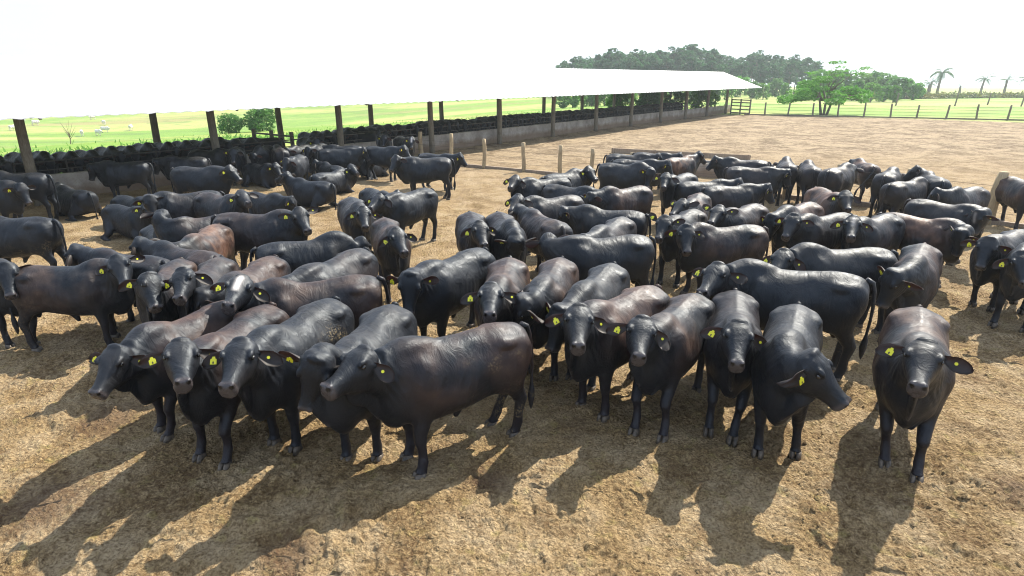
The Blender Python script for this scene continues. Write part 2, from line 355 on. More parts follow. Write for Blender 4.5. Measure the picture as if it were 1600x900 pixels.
def relax_mesh(V, F, it, w):
    E = set()
    for f in F:
        for i in range(len(f)):
            a, b = f[i], f[(i+1) % len(f)]; E.add((a, b) if a < b else (b, a))
    E = np.array(list(E)); cnt = np.bincount(E.ravel(), minlength=len(V))[:, None]
    V = V.copy()
    for k in range(it):
        S = np.stack([np.bincount(E[:, 0], V[E[:, 1], c], len(V))+np.bincount(E[:, 1], V[E[:, 0], c], len(V)) for c in range(3)], 1)/cnt
        V += (S-V)*(w*(.5 if k % 2 == 0 else .5))[:, None]
    return V

def bumps(V, N):
    """muscle relief along the normals: (x, |y|, z, radius, height)"""
    B = [(-.18, .22, 1.24, .12, -.018), (-.44, .22, 1.32, .07, .010), (-.30, .11, 1.37, .08, -.008), (.30, .17, 1.28, .10, -.010), (.40, .28, .98, .12, .014), (.56, .26, .92, .08, -.012), (-.52, .26, .95, .10, .010), (-.60, .20, .78, .07, -.010), (-.30, .26, .74, .09, -.012), (.20, .30, 1.0, .10, -.016), (-.28, .28, .92, .11, -.016), (.60, .2, 1.05, .08, -.014), (.44, .22, 1.28, .08, .010),
         (-.72, .2, 1.15, .10, .012), (-.62, .12, 1.36, .07, -.008), (.02, .32, .85, .18, .014), (.36, .26, .80, .07, .010), (-.83, .09, 1.12, .06, -.010), (.72, .15, 1.25, .07, -.010)]
    d = np.zeros(len(V))
    for x, y, z, r, h in B:
        q = (V[:, 0]-x)**2+(np.abs(V[:, 1])-y)**2+(V[:, 2]-z)**2
        d += h*np.exp(-q/(r*r))
    rib = np.sin((V[:, 0]+.25*V[:, 2])*62)*.0035*np.exp(-((V[:, 0]-.0)/.17)**2-((V[:, 2]-.98)/.22)**2)
    wr = np.sin((V[:, 0]*.8-V[:, 2]*.5)*95)*.0050*np.exp(-((V[:, 0]-.76)/.09)**2-((V[:, 2]-1.1)/.22)**2)
    spine = .006*np.exp(-(V[:, 1]/.032)**2)*np.clip((V[:, 2]-1.15)/.1, 0, 1)*np.clip((V[:, 0]+.78)/.15, 0, 1)*np.clip((.34-V[:, 0])/.2, 0, 1)
    return V+N*(d+rib+wr+spine)[:, None]

def normals(V, F):
    N = np.zeros_like(V); q = np.array([f[:3] for f in F])
    n = np.cross(V[q[:, 1]]-V[q[:, 0]], V[q[:, 2]]-V[q[:, 0]])
    for k in range(3): np.add.at(N, q[:, k], n)
    return N/(np.linalg.norm(N, axis=1)[:, None]+1e-12)

def ear_mesh(s, droop=0.12, back=.25):
    """cupped leaf growing sideways from the head; inner face turned forward"""
    L, W = .25, .072; nu, nv = 9, 7
    out = HY*s*math.cos(droop)+np.array([-.12, 0, -.30]); out = out/np.linalg.norm(out)
    fwd = np.array([.9, s*-.12, .12]); fwd -= out*(fwd@out); fwd /= np.linalg.norm(fwd)
    wid = np.cross(out, fwd)
    V = []
    root = hp(.045, s*.125, -.035)
    for side in (0, 1):
        for i in range(nu):
            u = i/(nu-1); w = W*(.34+1.45*u-.1*u*u) if u < .45 else W*(.34+1.45*.45)*math.sqrt(max(0, 1-((u-.45)/.56)**2))
            for j in range(nv):
                v = -1+2*j/(nv-1)
                V.append(root+out*(L*u)+wid*(w*v)+fwd*(.032*v*v*(1-.5*u)-.045*math.sin(u*2.4)*.4-(.0 if side == 0 else .007)))
    F = []; n = nu*nv
    for i in range(nu-1):
        for j in range(nv-1):
            a = i*nv+j; q = (a, a+1, a+nv+1, a+nv)
            F.append(q if s > 0 else q[::-1]); q = tuple(x+n for x in q)
            F.append(q[::-1] if s > 0 else q)
    edge = [j for j in range(nv)]+[i*nv+nv-1 for i in range(1, nu)]+[(nu-1)*nv+j for j in range(nv-2, -1, -1)]+[i*nv for i in range(nu-2, 0, -1)]
    for k in range(len(edge)):
        a, b = edge[k], edge[(k+1) % len(edge)]; F.append((a, b, b+n, a+n))
    return np.array(V), F, (root, out, fwd, wid)

def swing_ear(P, root, s, up, fwd=0.):
    """turn ear points about the ear root: up lifts the tip, fwd brings it forward"""
    q = P-root; c, k = math.cos(up), math.sin(up)*s
    y, z = q[:, 1]*c-q[:, 2]*k, q[:, 1]*k+q[:, 2]*c; x = q[:, 0]; c2, k2 = math.cos(fwd), math.sin(fwd)*s
    return np.stack([x*c2+y*k2, -x*k2+y*c2, z], 1)+root
def hoof_parts(lying=False):
    P = []
    for x, y in ((.495, .175), (-.635, .16)):
        for s in (-1, 1):
            for c in (-1, 1):
                cy = s*y+c*.031
                P.append(_ring_mesh([np.array([(x+dx*k, cy+dy*k2, z) for dx, dy in ((-.055, -.02), (-.035, -.029), (.025, -.029), (.074, -.012), (.074, .012), (.025, .029), (-.035, .029), (-.055, .02))])
                                     for z, k, k2 in ((-.012, 1.12, 1.05), (.03, 1.0, 1.0), (.075, .78, .9))]))
    return P

def tail_parts(sway=0., lift=0.):
    pts = [(-.80, 0, 1.33, .035, .035), (-.875, 0, 1.29, .032, .032), (-.91, sway*.1, 1.18, .026, .026), (-.93-lift*.3, sway*.35, .98, .021, .021), (-.93-lift*.7, sway*.7, .80, .018, .018),
           (-.92-lift, sway, .62, .017, .017), (-.92-lift, sway*1.1, .54, .03, .034), (-.91-lift, sway*1.15, .44, .036, .045), (-.91-lift, sway*1.2, .33, .02, .024), (-.91-lift, sway*1.2, .28, .006, .006)]
    return tube(pts, 8)

M_COAT, M_HOOF, M_EYE, M_EAR = 0, 1, 2, 3
def make_template(voxel, lying=False, smooth=3):
    V, F = join(bull_solid(lying)); V, F = remeshed(V, F, voxel, smooth)
    leg = np.clip((.62-V[:, 2])/.1, 0, 1); a = (V-POLL)@HD; hd_ = np.clip((a+.12)/.08, 0, 1)*(V[:, 0] > .86)
    wt = np.clip(1-np.maximum(leg*.93, hd_*.97), .02, 1)
    V = relax_mesh(V, F, int(round(36*(.014/voxel)**2)), wt)
    V = bumps(V, normals(V, F))
    mats = [M_COAT]*len(F)
    hd = (V-POLL); a = hd@HD/1.07; t = hd@HU; inhead = (V[:, 0] > .86) & (a > -.1)
    zone = np.zeros((len(V), 3))
    zone[:, 0] = np.where(inhead, np.clip((a-.425)/.03, 0, 1), 0)                       # muzzle skin
    for s in (-1, 1):
        d = np.linalg.norm(V-hp(.476, s*.043, .020), axis=1); zone[:, 1] = np.maximum(zone[:, 1], np.where(inhead, np.clip((.026-d)/.007, 0, 1), 0))
        d = np.linalg.norm(V-hp(.145, s*.13, .015), axis=1); zone[:, 1] = np.maximum(zone[:, 1], np.where(inhead, np.clip((.04-d)/.015, 0, .8), 0))
    blaze = np.exp(-((hd[:, 1])/.035)**2)*np.clip((a+.02)/.05, 0, 1)*np.clip((.26-a)/.06, 0, 1)*(t > 0)*inhead
    zone[:, 2] = blaze
    extra = []
    for s in (-1, 1):
        extra.append((ellipsoid(hp(.145, s*.128, .018), (.024, .014, .018), HA, 10, 7), M_EYE))
    nb = len(V)+sum(len(q[0][0]) for q in extra); ears = []
    for s in (-1, 1):
        ev, ef, fr = ear_mesh(s); extra.append(((ev, ef), M_EAR)); ears.append((nb, nb+len(ev), fr[0])); nb += len(ev)
    if not lying:
        for q in hoof_parts(): extra.append((q, M_HOOF))
    o = len(V); VV = [V]; FF = list(F)
    for (v, f), m in extra:
        VV.append(v); FF += [tuple(i+o for i in q) for q in f]; mats += [m]*len(f); o += len(v)
    V = np.concatenate(VV); z = np.zeros((len(V), 3)); z[:len(zone)] = zone
    return dict(V=V, F=FF, M=mats, Z=z, lying=lying, ears=ears)

P0 = np.array([.50, 0, 1.10]); P1 = np.array([.94, 0, 1.31]); _u = (P1-P0); NL = np.linalg.norm(_u); _u = _u/NL
def rotzy(yaw, pitch):
    cy, sy, cp, sp = math.cos(yaw), math.sin(yaw), math.cos(pitch), math.sin(pitch)
    return np.array([[cy, -sy, 0], [sy, cy, 0], [0, 0, 1]])@np.array([[cp, 0, sp], [0, 1, 0], [-sp, 0, cp]])
def bend_neck(V, ny, npi, hy_, hpi, roll=0.):
    """bend everything ahead of the withers: neck yaw / pitch spread along the neck, then head yaw / pitch on its end (radians)"""
    S = np.linspace(0, 1.0, 41); ds = S[1]*NL; Cs = [P0.copy()]
    yw = lambda s: ny*(s**1.15); pw = lambda s: npi*min(1, s*1.25)
    for s in (S[1:]+S[:-1])/2: Cs.append(Cs[-1]+rotzy(yw(s), pw(s))@_u*ds)
    Cs = np.array(Cs); Rs = np.array([rotzy(yw(s), pw(s)) for s in S])
    s = (V-P0)@_u/NL; sc = np.clip(s, 0, 1)
    def apply(X, s0):
        i = np.minimum((s0*40).astype(int), 39); f = (s0*40-i)[:, None]
        w = X-(P0+np.outer(s0*NL, _u))
        a = Cs[i]+np.einsum('nij,nj->ni', Rs[i], w); b = Cs[i+1]+np.einsum('nij,nj->ni', Rs[i+1], w)
        return a*(1-f)+b*f
    out = V.copy(); m = s > 0
    if m.any(): out[m] = apply(V[m], sc[m])
    k = np.clip((s-.72)/.30, 0, 1); k = k*k*(3-2*k); mm = k > 0
    if not mm.any(): return out
    piv = Cs[-1]; RE = Rs[-1]; loc = (out[mm]-piv)@RE; res = np.empty_like(loc); q = np.round(k[mm]*24).astype(int)
    for j in np.unique(q):
        kk = j/24; r_ = rotzy(hy_*kk, hpi*kk); cr, sr = math.cos(roll*kk), math.sin(roll*kk)
        r_ = r_@np.array([[1, 0, 0], [0, cr, -sr], [0, sr, cr]]); res[q == j] = loc[q == j]@r_.T
    out[mm] = res@RE.T+piv
    return out

def pose_legs(V, sw, F_idx=None):
    """sw = swings (front left, front right, hind left, hind right), (dx, dy) of each hoof in metres"""
    out = V.copy()
    for (x0, s, zt), (dx, dy) in zip(((.45, 1, .80), (.45, -1, .80), (-.62, 1, .86), (-.62, -1, .86)), sw):
        w = np.clip((zt-V[:, 2])/zt, 0, 1)**1.15
        side = np.clip(V[:, 1]*s/.06, 0, 1)
        near = np.clip(1-(np.abs(V[:, 0]-x0)-.20)/.08, 0, 1)
        k = w*side*near
        out[:, 0] += k*dx; out[:, 1] += k*dy
        # bend the joint a little when the leg swings
        out[:, 0] += near*side*dx*.25*np.exp(-((V[:, 2]-.42)/.12)**2)*(1 if x0 > 0 else -1)
    return out

# ---------------------------------------------------------------- ground sheet (one fan of cells, split into trampled pen and pasture)
SU = np.array([math.sin(R(37)), math.cos(R(37))]); SN = np.array([SU[1], -SU[0]]); SP = np.array([-4.52, 34.69]); BAY = 6.2
def shed(t, wv, z=0.):
    """t along the shed, wv metres behind the front posts"""
    q = SP+SU*t-SN*wv; return (q[0], q[1], z)
FA, FB = np.array([26.7, 71.9]), np.array([60.5, 58.0])       # far fence line
def gz(x, y):
    dd = np.hypot(x, y); wv = -((x-SP[0])*SN[0]+(y-SP[1])*SN[1]); tt = (x-SP[0])*SU[0]+(y-SP[1])*SU[1]
    sm = lambda v: np.clip(v, 0, 1)**2*(3-2*np.clip(v, 0, 1))
    return -.0068*np.maximum(0, dd-80)-.03*np.maximum(0, dd-700)-8*sm((wv-9)/110)*sm((170-tt)/150)      # the pasture falls into a shallow valley behind the shed
def vnoise(x, y, seed=0):
    def h(i, j):
        n = (i*374761393+j*668265263+seed*144269) & 0x7fffffff
        n = (n ^ (n >> 13))*1274126177 & 0x7fffffff
        return ((n ^ (n >> 16)) & 0xffff)/65535.
    i = np.floor(x).astype(np.int64); j = np.floor(y).astype(np.int64); u = x-i; v = y-j
    u = u*u*(3-2*u); v = v*v*(3-2*v)
    return (h(i, j)*(1-u)+h(i+1, j)*u)*(1-v)+(h(i, j+1)*(1-u)+h(i+1, j+1)*u)*v
def ground_z(x, y):
    dd = np.hypot(x, y); near = np.clip(1-(dd-9)/40, 0, 1)
    z = .05*(vnoise(x*.55, y*.55, 3)-.5)+.045*(vnoise(x*2.1, y*2.1, 5)-.5)
    z += near*(.034*(vnoise(x*4.3, y*4.3, 7)-.5)+(.25+.75*vnoise(x*1.3, y*1.3, 4))*(.038*np.clip(vnoise(x*9+y*2, y*9-x*2, 9)-.42, 0, .35)/.35+.030*np.clip(vnoise(x*17-y*3, y*17+x*3, 10)-.42, 0, .3)/.3)+.012*vnoise(x*31, y*31, 15))
    return z
def build_ground():
    rr = [.6]
    while rr[-1] < 3500: rr.append(rr[-1]*(1.0036 if 3.5 < rr[-1] < 14 else 1.0052 if 3.5 < rr[-1] < 22 else (1.012 if rr[-1] < 60 else 1.05)))
    rr = np.array(rr)
    front = np.radians(np.arange(-58, 58.01, .135)); back = np.radians(np.arange(62, 299, 4.))
    th = np.concatenate([front, back]); nth = len(th)
    X = np.outer(rr, np.sin(th)); Y = np.outer(rr, np.cos(th))
    wv = -((X-SP[0])*SN[0]+(Y-SP[1])*SN[1]); tt = (X-SP[0])*SU[0]+(Y-SP[1])*SU[1]
    e = (FB-FA)/np.linalg.norm(FB-FA); side = (X-FA[0])*e[1]-(Y-FA[1])*e[0]      # > 0 on the pen side
    wav = 1.2*(vnoise(X*.3, Y*.3, 11)-.5)+.6*(vnoise(X*1.1, Y*1.1, 12)-.5)
    pen = ((wv < 6.2+wav*1.5) & (side > wav*.15)) | ((wv < 5.5) & (tt < 54) & (side > -3))
    pen &= (np.hypot(X, Y) < 130)
    Z = np.where(wv < 8, ground_z(X, Y), .08*(vnoise(X*.4, Y*.4, 3)-.5))*(np.hypot(X, Y) < 150)+gz(X, Y)
    V = np.stack([X, Y, Z], -1).reshape(-1, 3)
    pc = pen[:-1, :] & pen[1:, :]; nx = np.roll(pen, -1, 1); pc = pc & nx[:-1] & nx[1:]
    i, j = np.meshgrid(np.arange(len(rr)-1), np.arange(nth), indexing='ij'); j2 = (j+1) % nth
    Q = np.stack([i*nth+j, (i+1)*nth+j, (i+1)*nth+j2, i*nth+j2], -1)
    for name, sel, m in (('pen_ground', pc, DIRT), ('pasture', ~pc, GRASS)):
        F = Q[sel]; use = np.unique(F); idx = np.full(len(V), -1); idx[use] = np.arange(len(use)); F = idx[F]; v = V[use]
        me = bpy.data.meshes.new(name); me.vertices.add(len(v)); me.vertices.foreach_set('co', v.astype('f').ravel())
        me.loops.add(F.size); me.loops.foreach_set('vertex_index', F.ravel().astype('i'))
        me.polygons.add(len(F)); me.polygons.foreach_set('loop_start', np.arange(0, F.size, 4, dtype='i')); me.polygons.foreach_set('loop_total', np.full(len(F), 4, 'i'))
        me.update(calc_edges=True); me.flip_normals(); me.shade_smooth(); me.materials.append(m)
        o = bpy.data.objects.new(name, me); C.objects.link(o); tag(o, kind='structure')
build_ground()

def scatter(name, pts, shapes, m, kind='stuff', label=None, cat=None, group=None, parent=None, smooth=False):
    """pts: (x, y, z, scale, rot); shapes: list of (V, F); one mesh"""
    VV = []; FF = []; o = 0
    for k, (x, y, z, s, a) in enumerate(pts):
        v, f = shapes[k % len(shapes)]; c, q = math.cos(a)*s, math.sin(a)*s
        VV.append(np.stack([v[:, 0]*c-v[:, 1]*q+x, v[:, 0]*q+v[:, 1]*c+y, v[:, 2]*s+z], 1)); FF += [tuple(i+o for i in g) for g in f]; o += len(v)
    ob = mesh_obj(name, np.concatenate(VV), FF, m, parent=parent, smooth=smooth)
    tag(ob, label, cat, group, kind); return ob
def clod(seed):
    r = np.random.default_rng(seed); v = np.array([(1, 0, 0), (.4, .9, 0), (-.7, .6, 0), (-.9, -.4, 0), (-.1, -1, 0), (.7, -.7, 0), (.3, .3, .55), (-.35, .1, .5), (.1, -.4, .45)], float)
    v *= r.uniform(.65, 1.25, v.shape); v[:6, 2] = -.15
    return v, [(0, 1, 6), (1, 2, 7, 6), (2, 3, 7), (3, 4, 8, 7), (4, 5, 8), (5, 0, 6, 8), (6, 7, 8)]
pts = []
for k in range(34000):
    a = rng.uniform(-R(50), R(50)); r = 3.6+(rng.uniform()**.8)*15; x, y = r*math.sin(a), r*math.cos(a)
    if vnoise(np.array([x*.9]), np.array([y*.9]), 21)[0] < .30+.25*rng.uniform(): continue
    pts.append((x, y, float(ground_z(np.array(x), np.array(y))), rng.choice([.009, .014, .020, .032, .050], p=[.30, .3, .24, .13, .03])*rng.uniform(.8, 1.3), rng.uniform(0, 6.28)))
scatter('manure_crumbs', pts, [clod(i) for i in range(7)], DIRT, label='dry crumbs of dung and straw strewn over the pen floor', cat='dung crumbs', smooth=True)

# ---------------------------------------------------------------- the long feeding shed
def cyl(x, y, z0, z1, r0, r1, n=12, lean=(0, 0), wob=0.):
    rings = []; a = np.linspace(0, 2*PI, n, endpoint=False); ks = 7
    for i in range(ks):
        u = i/(ks-1); r = r0+(r1-r0)*u
        rings.append(np.stack([x+lean[0]*u+wob*math.sin(u*5+x)+np.cos(a)*r, y+lean[1]*u+wob*math.cos(u*4+y)+np.sin(a)*r, np.full(n, z0+(z1-z0)*u)], 1))
    return _ring_mesh(rings)
shed_o = empty('feeding_shed', shed(0, 2.5)); tag(shed_o, 'long open feeding shed with a white sheet roof on rows of grey posts', 'shed')
def sh(name, V, F, m, **k):
    V = np.array(V, float)-np.array(shed_o.location); return mesh_obj(name, V, F, m, parent=shed_o, **k)
T0, T1 = -45., 55.
def roof_sheet():
    rings = []; prof = []
    W0, WR, W1 = -2.3, 2.6, 6.4; ZE, ZR = 2.915, 4.72
    V = []; F = []; ts = np.arange(T0, T1+.01, .125); ws = np.concatenate([np.linspace(W0, WR, 6), np.linspace(WR, W1, 6)[1:]]); n = len(ws)
    for lay in (0, 1):
        for k, t in enumerate(ts):
            for q in ws:
                z = ZR-(ZR-ZE)*abs(q-WR)/(WR-W0)*1.0 if q <= WR else ZR-(ZR-ZE)*(q-WR)/(W1-WR)
                te = t
                V.append(shed(te, q, z+.018*math.sin(k*PI/2*1.0)-(.03 if lay else 0)))
    m = len(ts)*n
    for i in range(len(ts)-1):
        for j in range(n-1):
            a = i*n+j; F.append((a, a+1, a+n+1, a+n)); F.append(tuple(x+m for x in (a+n, a+n+1, a+1, a)))
    for i in range(len(ts)-1):
        for j in (0, n-1): a = i*n+j; F.append((a, a+n, a+n+m, a+m))
    for j in range(n-1):
        for i in (0, len(ts)-1): a = i*n+j; F.append((a, a+1, a+1+m, a+m))
    return V, F
V, F = roof_sheet(); roof = sh('roof', V, F, ROOF, smooth=False)
def bar(p, q, r, n=8):
    p, q = np.array(p, float), np.array(q, float); t = (q-p)/np.linalg.norm(q-p); h = np.array([0, 0, 1.]) if abs(t[2]) < .9 else np.array([1., 0, 0])
    s = np.cross(t, h); s /= np.linalg.norm(s); u = np.cross(s, t); a = np.linspace(0, 2*PI, n, endpoint=False)+PI/n
    ring = np.outer(np.cos(a), s)*r+np.outer(np.sin(a), u)*r
    return _ring_mesh([p+ring, q+ring])
v, f = join([bar(shed(T0, -.02, 3.60), shed(T1-.4, -.02, 3.60), .07, 4), bar(shed(T0, 5.0, 3.25), shed(T1-.4, 5.0, 3.25), .07, 4)]); sh('beam', v, f, POST, smooth=False)
for k in range(-4, 9):
    for wv, rad, top in ((0, .15, 3.62), (5, .15, 3.2)):
        x, y, _ = shed(k*BAY, wv)
        v, f = cyl(x, y, -.1, top, rad*1.08, rad*.92, 14, (rng.uniform(-.04, .04), rng.uniform(-.04, .04)), .015); sh('post', v, f, POST)
for k in range(-4, 9):      # rafters
    v, f = join([bar(shed(k*BAY, -2.1, 2.86), shed(k*BAY, 2.6, 4.58), .05, 4), bar(shed(k*BAY, 6.3, 2.82), shed(k*BAY, 2.6, 4.58), .05, 4)]); sh('rafter', v, f, POST, smooth=False)

# feed trough with neck rail
tr = empty('feed_trough', shed(0, .9)); tag(tr, 'long grey concrete feed trough stained brown with mud at its foot', 'trough')
def trp(name, V, F, m, **k):
    V = np.array(V, float)-np.array(tr.location); return mesh_obj(name, V, F, m, parent=tr, **k)
prof = [(.55, -.1), (.60, .86), (.74, .88), (.80, .52), (1.30, .50), (1.38, .66), (1.50, .66), (1.54, -.1)]
tsx = np.arange(-45, 53.1, .5); V = [shed(t, a, b+.012*math.sin(t*2.3+a*9)) for t in tsx for a, b in prof]; n = len(prof); F = []
for i in range(len(tsx)-1):
    for j in range(n): F.append((i*n+j, i*n+(j+1) % n, (i+1)*n+(j+1) % n, (i+1)*n+j))
F += [tuple(range(n)), tuple(range((len(tsx)-1)*n, len(tsx)*n))[::-1]]
trp('wall', V, F, CONC, smooth=False)
V = []; F = []; tsx = np.arange(-45, 53, .16)
for i, t in enumerate(tsx):
    for j, a in enumerate(np.linspace(.77, 1.33, 6)): V.append(shed(t, a, .56+.11*math.sin(PI*j/5)*(.4+vnoise(np.array([t*2.]), np.array([a*5]), 8)[0])))
    if i:
        for j in range(5): q = (i-1)*6+j; F.append((q, q+1, q+7, q+6))
trp('feed', V, F, FEED)
v, f = join([bar(shed(-45, 1.60, 1.22), shed(45, 1.60, 1.22), .028), bar(shed(-45, 1.60, .92), shed(45, 1.60, .92), .02)]); trp('neck_rail', v, f, RUST)
for k in range(0, 58):
    t = -45+k*1.55; v, f = bar(shed(t, 1.60, .0), shed(t, 1.60, 1.27), .03, 8); trp('rail_post', v, f, RUST)
for k in range(0, 50):
    t = -25+k*1.55; v, f = bar(shed(t, .67, .87), shed(t, .67, 1.02), .035, 6); trp('stub_post', v, f, RUST)

# cross fence closing the alley behind the trough
cf = empty('cross_fence', shed(-7.6, 4)); tag(cf, 'dark plank cross fence closing the gap in the row of feeding bulls', 'fence')
for wv in (1.9, 3.6, 5.2):
    v, f = bar(shed(-7.6, wv, -.1), shed(-7.6, wv, 1.55), .10, 10); mesh_obj('post', v-np.array(cf.location), f, POST, parent=cf)
for z in (.35, .7, 1.05, 1.35):
    v, f = bar(shed(-7.62, 1.8, z), shed(-7.62, 5.3, z), .055, 4); mesh_obj('rail', v-np.array(cf.location), f, RUST, parent=cf, smooth=False)

# ---------------------------------------------------------------- pen fence between the two yards
KL = np.array([(-5.1, 31.0), (-2.9, 29.5), (1.14, 26.9), (3.6, 25.1), (9.64, 21.04), (11.61, 19.69), (13.81, 17.1), (22., 8.6)])
pf = empty('pen_fence', (3.6, 25.1, 0)); tag(pf, 'pale timber post and wire fence dividing the crowded yard from the empty one', 'fence')
def pfp(name, V, F, m, **k):
    return mesh_obj(name, np.array(V, float)-np.array(pf.location), F, m, parent=pf, **k)
for i in range(len(KL)-1):
    a, b = KL[i], KL[i+1]; v, f = bar((*a, .07), (*b, .07), .095, 4); pfp('kerb_board', v, f, BOARD, smooth=False)
PFP = [(-4.9, 33.0, 0.13, 1.3, 0, 0), (-2.92, 29.51, 0.1, 1.5, 0, 0), (-1.29, 28.46, 0.1, 1.35, 0, 0), (0.52, 27.3, 0.1, 1.3, 0, 0), (2.08, 26.21, 0.1, 1.3, 0, 0), (3.32, 25.3, 0.1, 1.25, 0, 0), (4.78, 24.31, 0.1, 1.2, 0, 0), (6.43, 23.2, 0.1, 1.2, 0, 0), (8.04, 22.12, 0.1, 1.2, 0, 0), (9.64, 21.04, 0.14, 1.25, 0, 0), (10.93, 20.15, 0.15, 1.3, 0, 0), (12.4, 18.76, 0.16, 1.35, 0, 0), (13.79, 17.13, 0.15, 1.5, 0.12, 0), (17.0, 13.7, 0.14, 1.4, 0, 0)]
for i, (x, y, r, h, lx, ly) in enumerate(PFP):
    v, f = cyl(x, y, -.1, h, r, r*.86, 10, (lx, ly), .02); pfp('post', v, f, RAW)
for z in (.35, .62, .88, 1.10):
    for i in range(len(KL)-1):
        v, f = bar((*KL[i], z), (*KL[i+1], z), .005, 4); pfp('wire', v, f, RUST)

# water trough and low board barrier across the fence line
wt = empty('water_trough', (8.6, 26.2, 0), math.atan2(-.46, .89)); tag(wt, 'low concrete water trough with pale rims behind the drinking bulls', 'trough')
def ring_box(x0, x1, y0, y1, z0, z1, t, bottom):
    P = [boxm(x0, x1, y0, y0+t, z0, z1, .015), boxm(x0, x1, y1-t, y1, z0, z1, .015), boxm(x0, x0+t, y0+t, y1-t, z0, z1, .0), boxm(x1-t, x1, y0+t, y1-t, z0, z1, .0)]
    return join(P)
v, f = ring_box(-2.6, 2.6, -.6, .6, -.05, .58, .12, .2); mesh_obj('basin', v, f, CONC, parent=wt, smooth=False)
WATER = mat('trough_water', (.03, .04, .035), .04, .6)[0]
v, f = boxm(-2.47, 2.47, -.47, .47, .0, .45); mesh_obj('water', v, f, WATER, parent=wt, smooth=False)
bb = empty('board_barrier', (8.9, 32.9, 0), math.atan2(-3.05, 5.9)); tag(bb, 'low weathered board barrier lying across the empty yard', 'barrier')
v, f = boxm(-3.7, 3.7, -.03, .03, .02, .28, .008); mesh_obj('board', v, f, BOARD, parent=bb, smooth=False)
for x in (-3.6, -1.2, 1.2, 3.6):
    v, f = boxm(x-.05, x+.05, -.14, -.033, -.1, .31, .01); mesh_obj('stake', v, f, BOARD, parent=bb, smooth=False)

# ---------------------------------------------------------------- far fence, gate
ff = empty('far_fence', (FA[0], FA[1], 0)); tag(ff, 'far post and wire fence at the end of the empty yard', 'fence')
e = (FB-FA)/np.linalg.norm(FB-FA)
for k, dd in enumerate([2.2, 4.6, 7.1, 9.6, 12.1, 14.6, 17.0, 19.6, 22.2, 24.8, 27.4, 30.0, 32.6, 35.2]):
    x, y = FA+e*dd; v, f = cyl(x-FA[0], y-FA[1], -.1, 1.45+rng.uniform(-.1, .12), .10, .085, 8, (rng.uniform(-.10, .10), 0), .01); mesh_obj('post', v, f, POST, parent=ff)
for z in (.3, .6, .9, 1.2):
    v, f = bar((0, 0, z), (*(e*36), z), .016, 4); mesh_obj('wire', v, f, RUST, parent=ff)
v, f = bar((0, 0, .06), (*(e*36), .06), .09, 4); mesh_obj('kerb_board', v, f, POST, parent=ff, smooth=False)
gt = empty('yard_gate', (25.7, 73.6, 0), math.atan2(-2.3, 1.3)); tag(gt, 'dark barred timber gate at the far end of the shed', 'gate')
for x in (0, 1.35, 2.7):
    v, f = boxm(x-.07, x+.07, -.07, .07, -.1, 1.75, .02); mesh_obj('post', v, f, POST, parent=gt, smooth=False)
for z in (.2, .58, .96, 1.34, 1.62):
    v, f = boxm(.08, 2.62, -.03, .03, z-.06, z+.06, .01); mesh_obj('rail', v, f, POST, parent=gt, smooth=False)
for k, (x, y) in enumerate([(62.9, 103.), (72.6, 103.), (81.7, 108.), (83.5, 103.), (92., 106.)]):
    pz = float(gz(x, y)); o = mesh_obj('pasture_post', *cyl(0, 0, -.2, 2.0, .13, .10, 8, (.15, 0), .02), POST, loc=(x, y, pz))
    tag(o, 'weathered grey post standing alone in the bright pasture below the hedge', 'post', 'old posts standing in the bright pasture')

# ---------------------------------------------------------------- the bulls
T_NEAR = make_template(.0135, smooth=2); T_MID = make_template(.019, smooth=2); T_FAR = make_template(.028, smooth=2); T_ROW = make_template(.045, smooth=1)
def fold_lying(T):
    """no legs on this template: add folded ones"""
    return T
def lying_legs(seed):
    P = []
    for s in (-1, 1):
        P.append(tube([(.42, s*.20, .86, .10, .16), (.52, s*.24, .70, .085, .12), (.68, s*.24, .60, .062, .07), (.78, s*.23, .575, .055, .055), (.74, s*.20, .55, .045, .045), (.60, s*.17, .545, .042, .042), (.50, s*.16, .55, .05, .05)], 12))
        P.append(tube([(-.58, s*.20, .95, .13, .24), (-.46, s*.30, .80, .12, .20), (-.36, s*.36, .69, .09, .12), (-.50, s*.40, .60, .065, .075), (-.66, s*.40, .565, .055, .06), (-.54, s*.43, .55, .045, .045), (-.34, s*.44, .545, .042, .042), (-.20, s*.44, .55, .048, .05)], 12))
    return P
def make_lying(voxel):
    global bull_solid
    old = bull_solid; bull_solid = lambda lying=False: old(True)+lying_legs(0)
    T = make_template(voxel, True); bull_solid = old
    # flatten whatever is below the floor line and widen the belly that rests on it
    V = T['V']; low = V[:, 2] < .54; V[low, 2] = .54-(.54-V[low, 2])*.15; V[:, 1] *= 1+.10*np.clip((.85-V[:, 2])/.3, 0, 1); T['V'] = V
    return T
T_LIE = make_lying(.021)

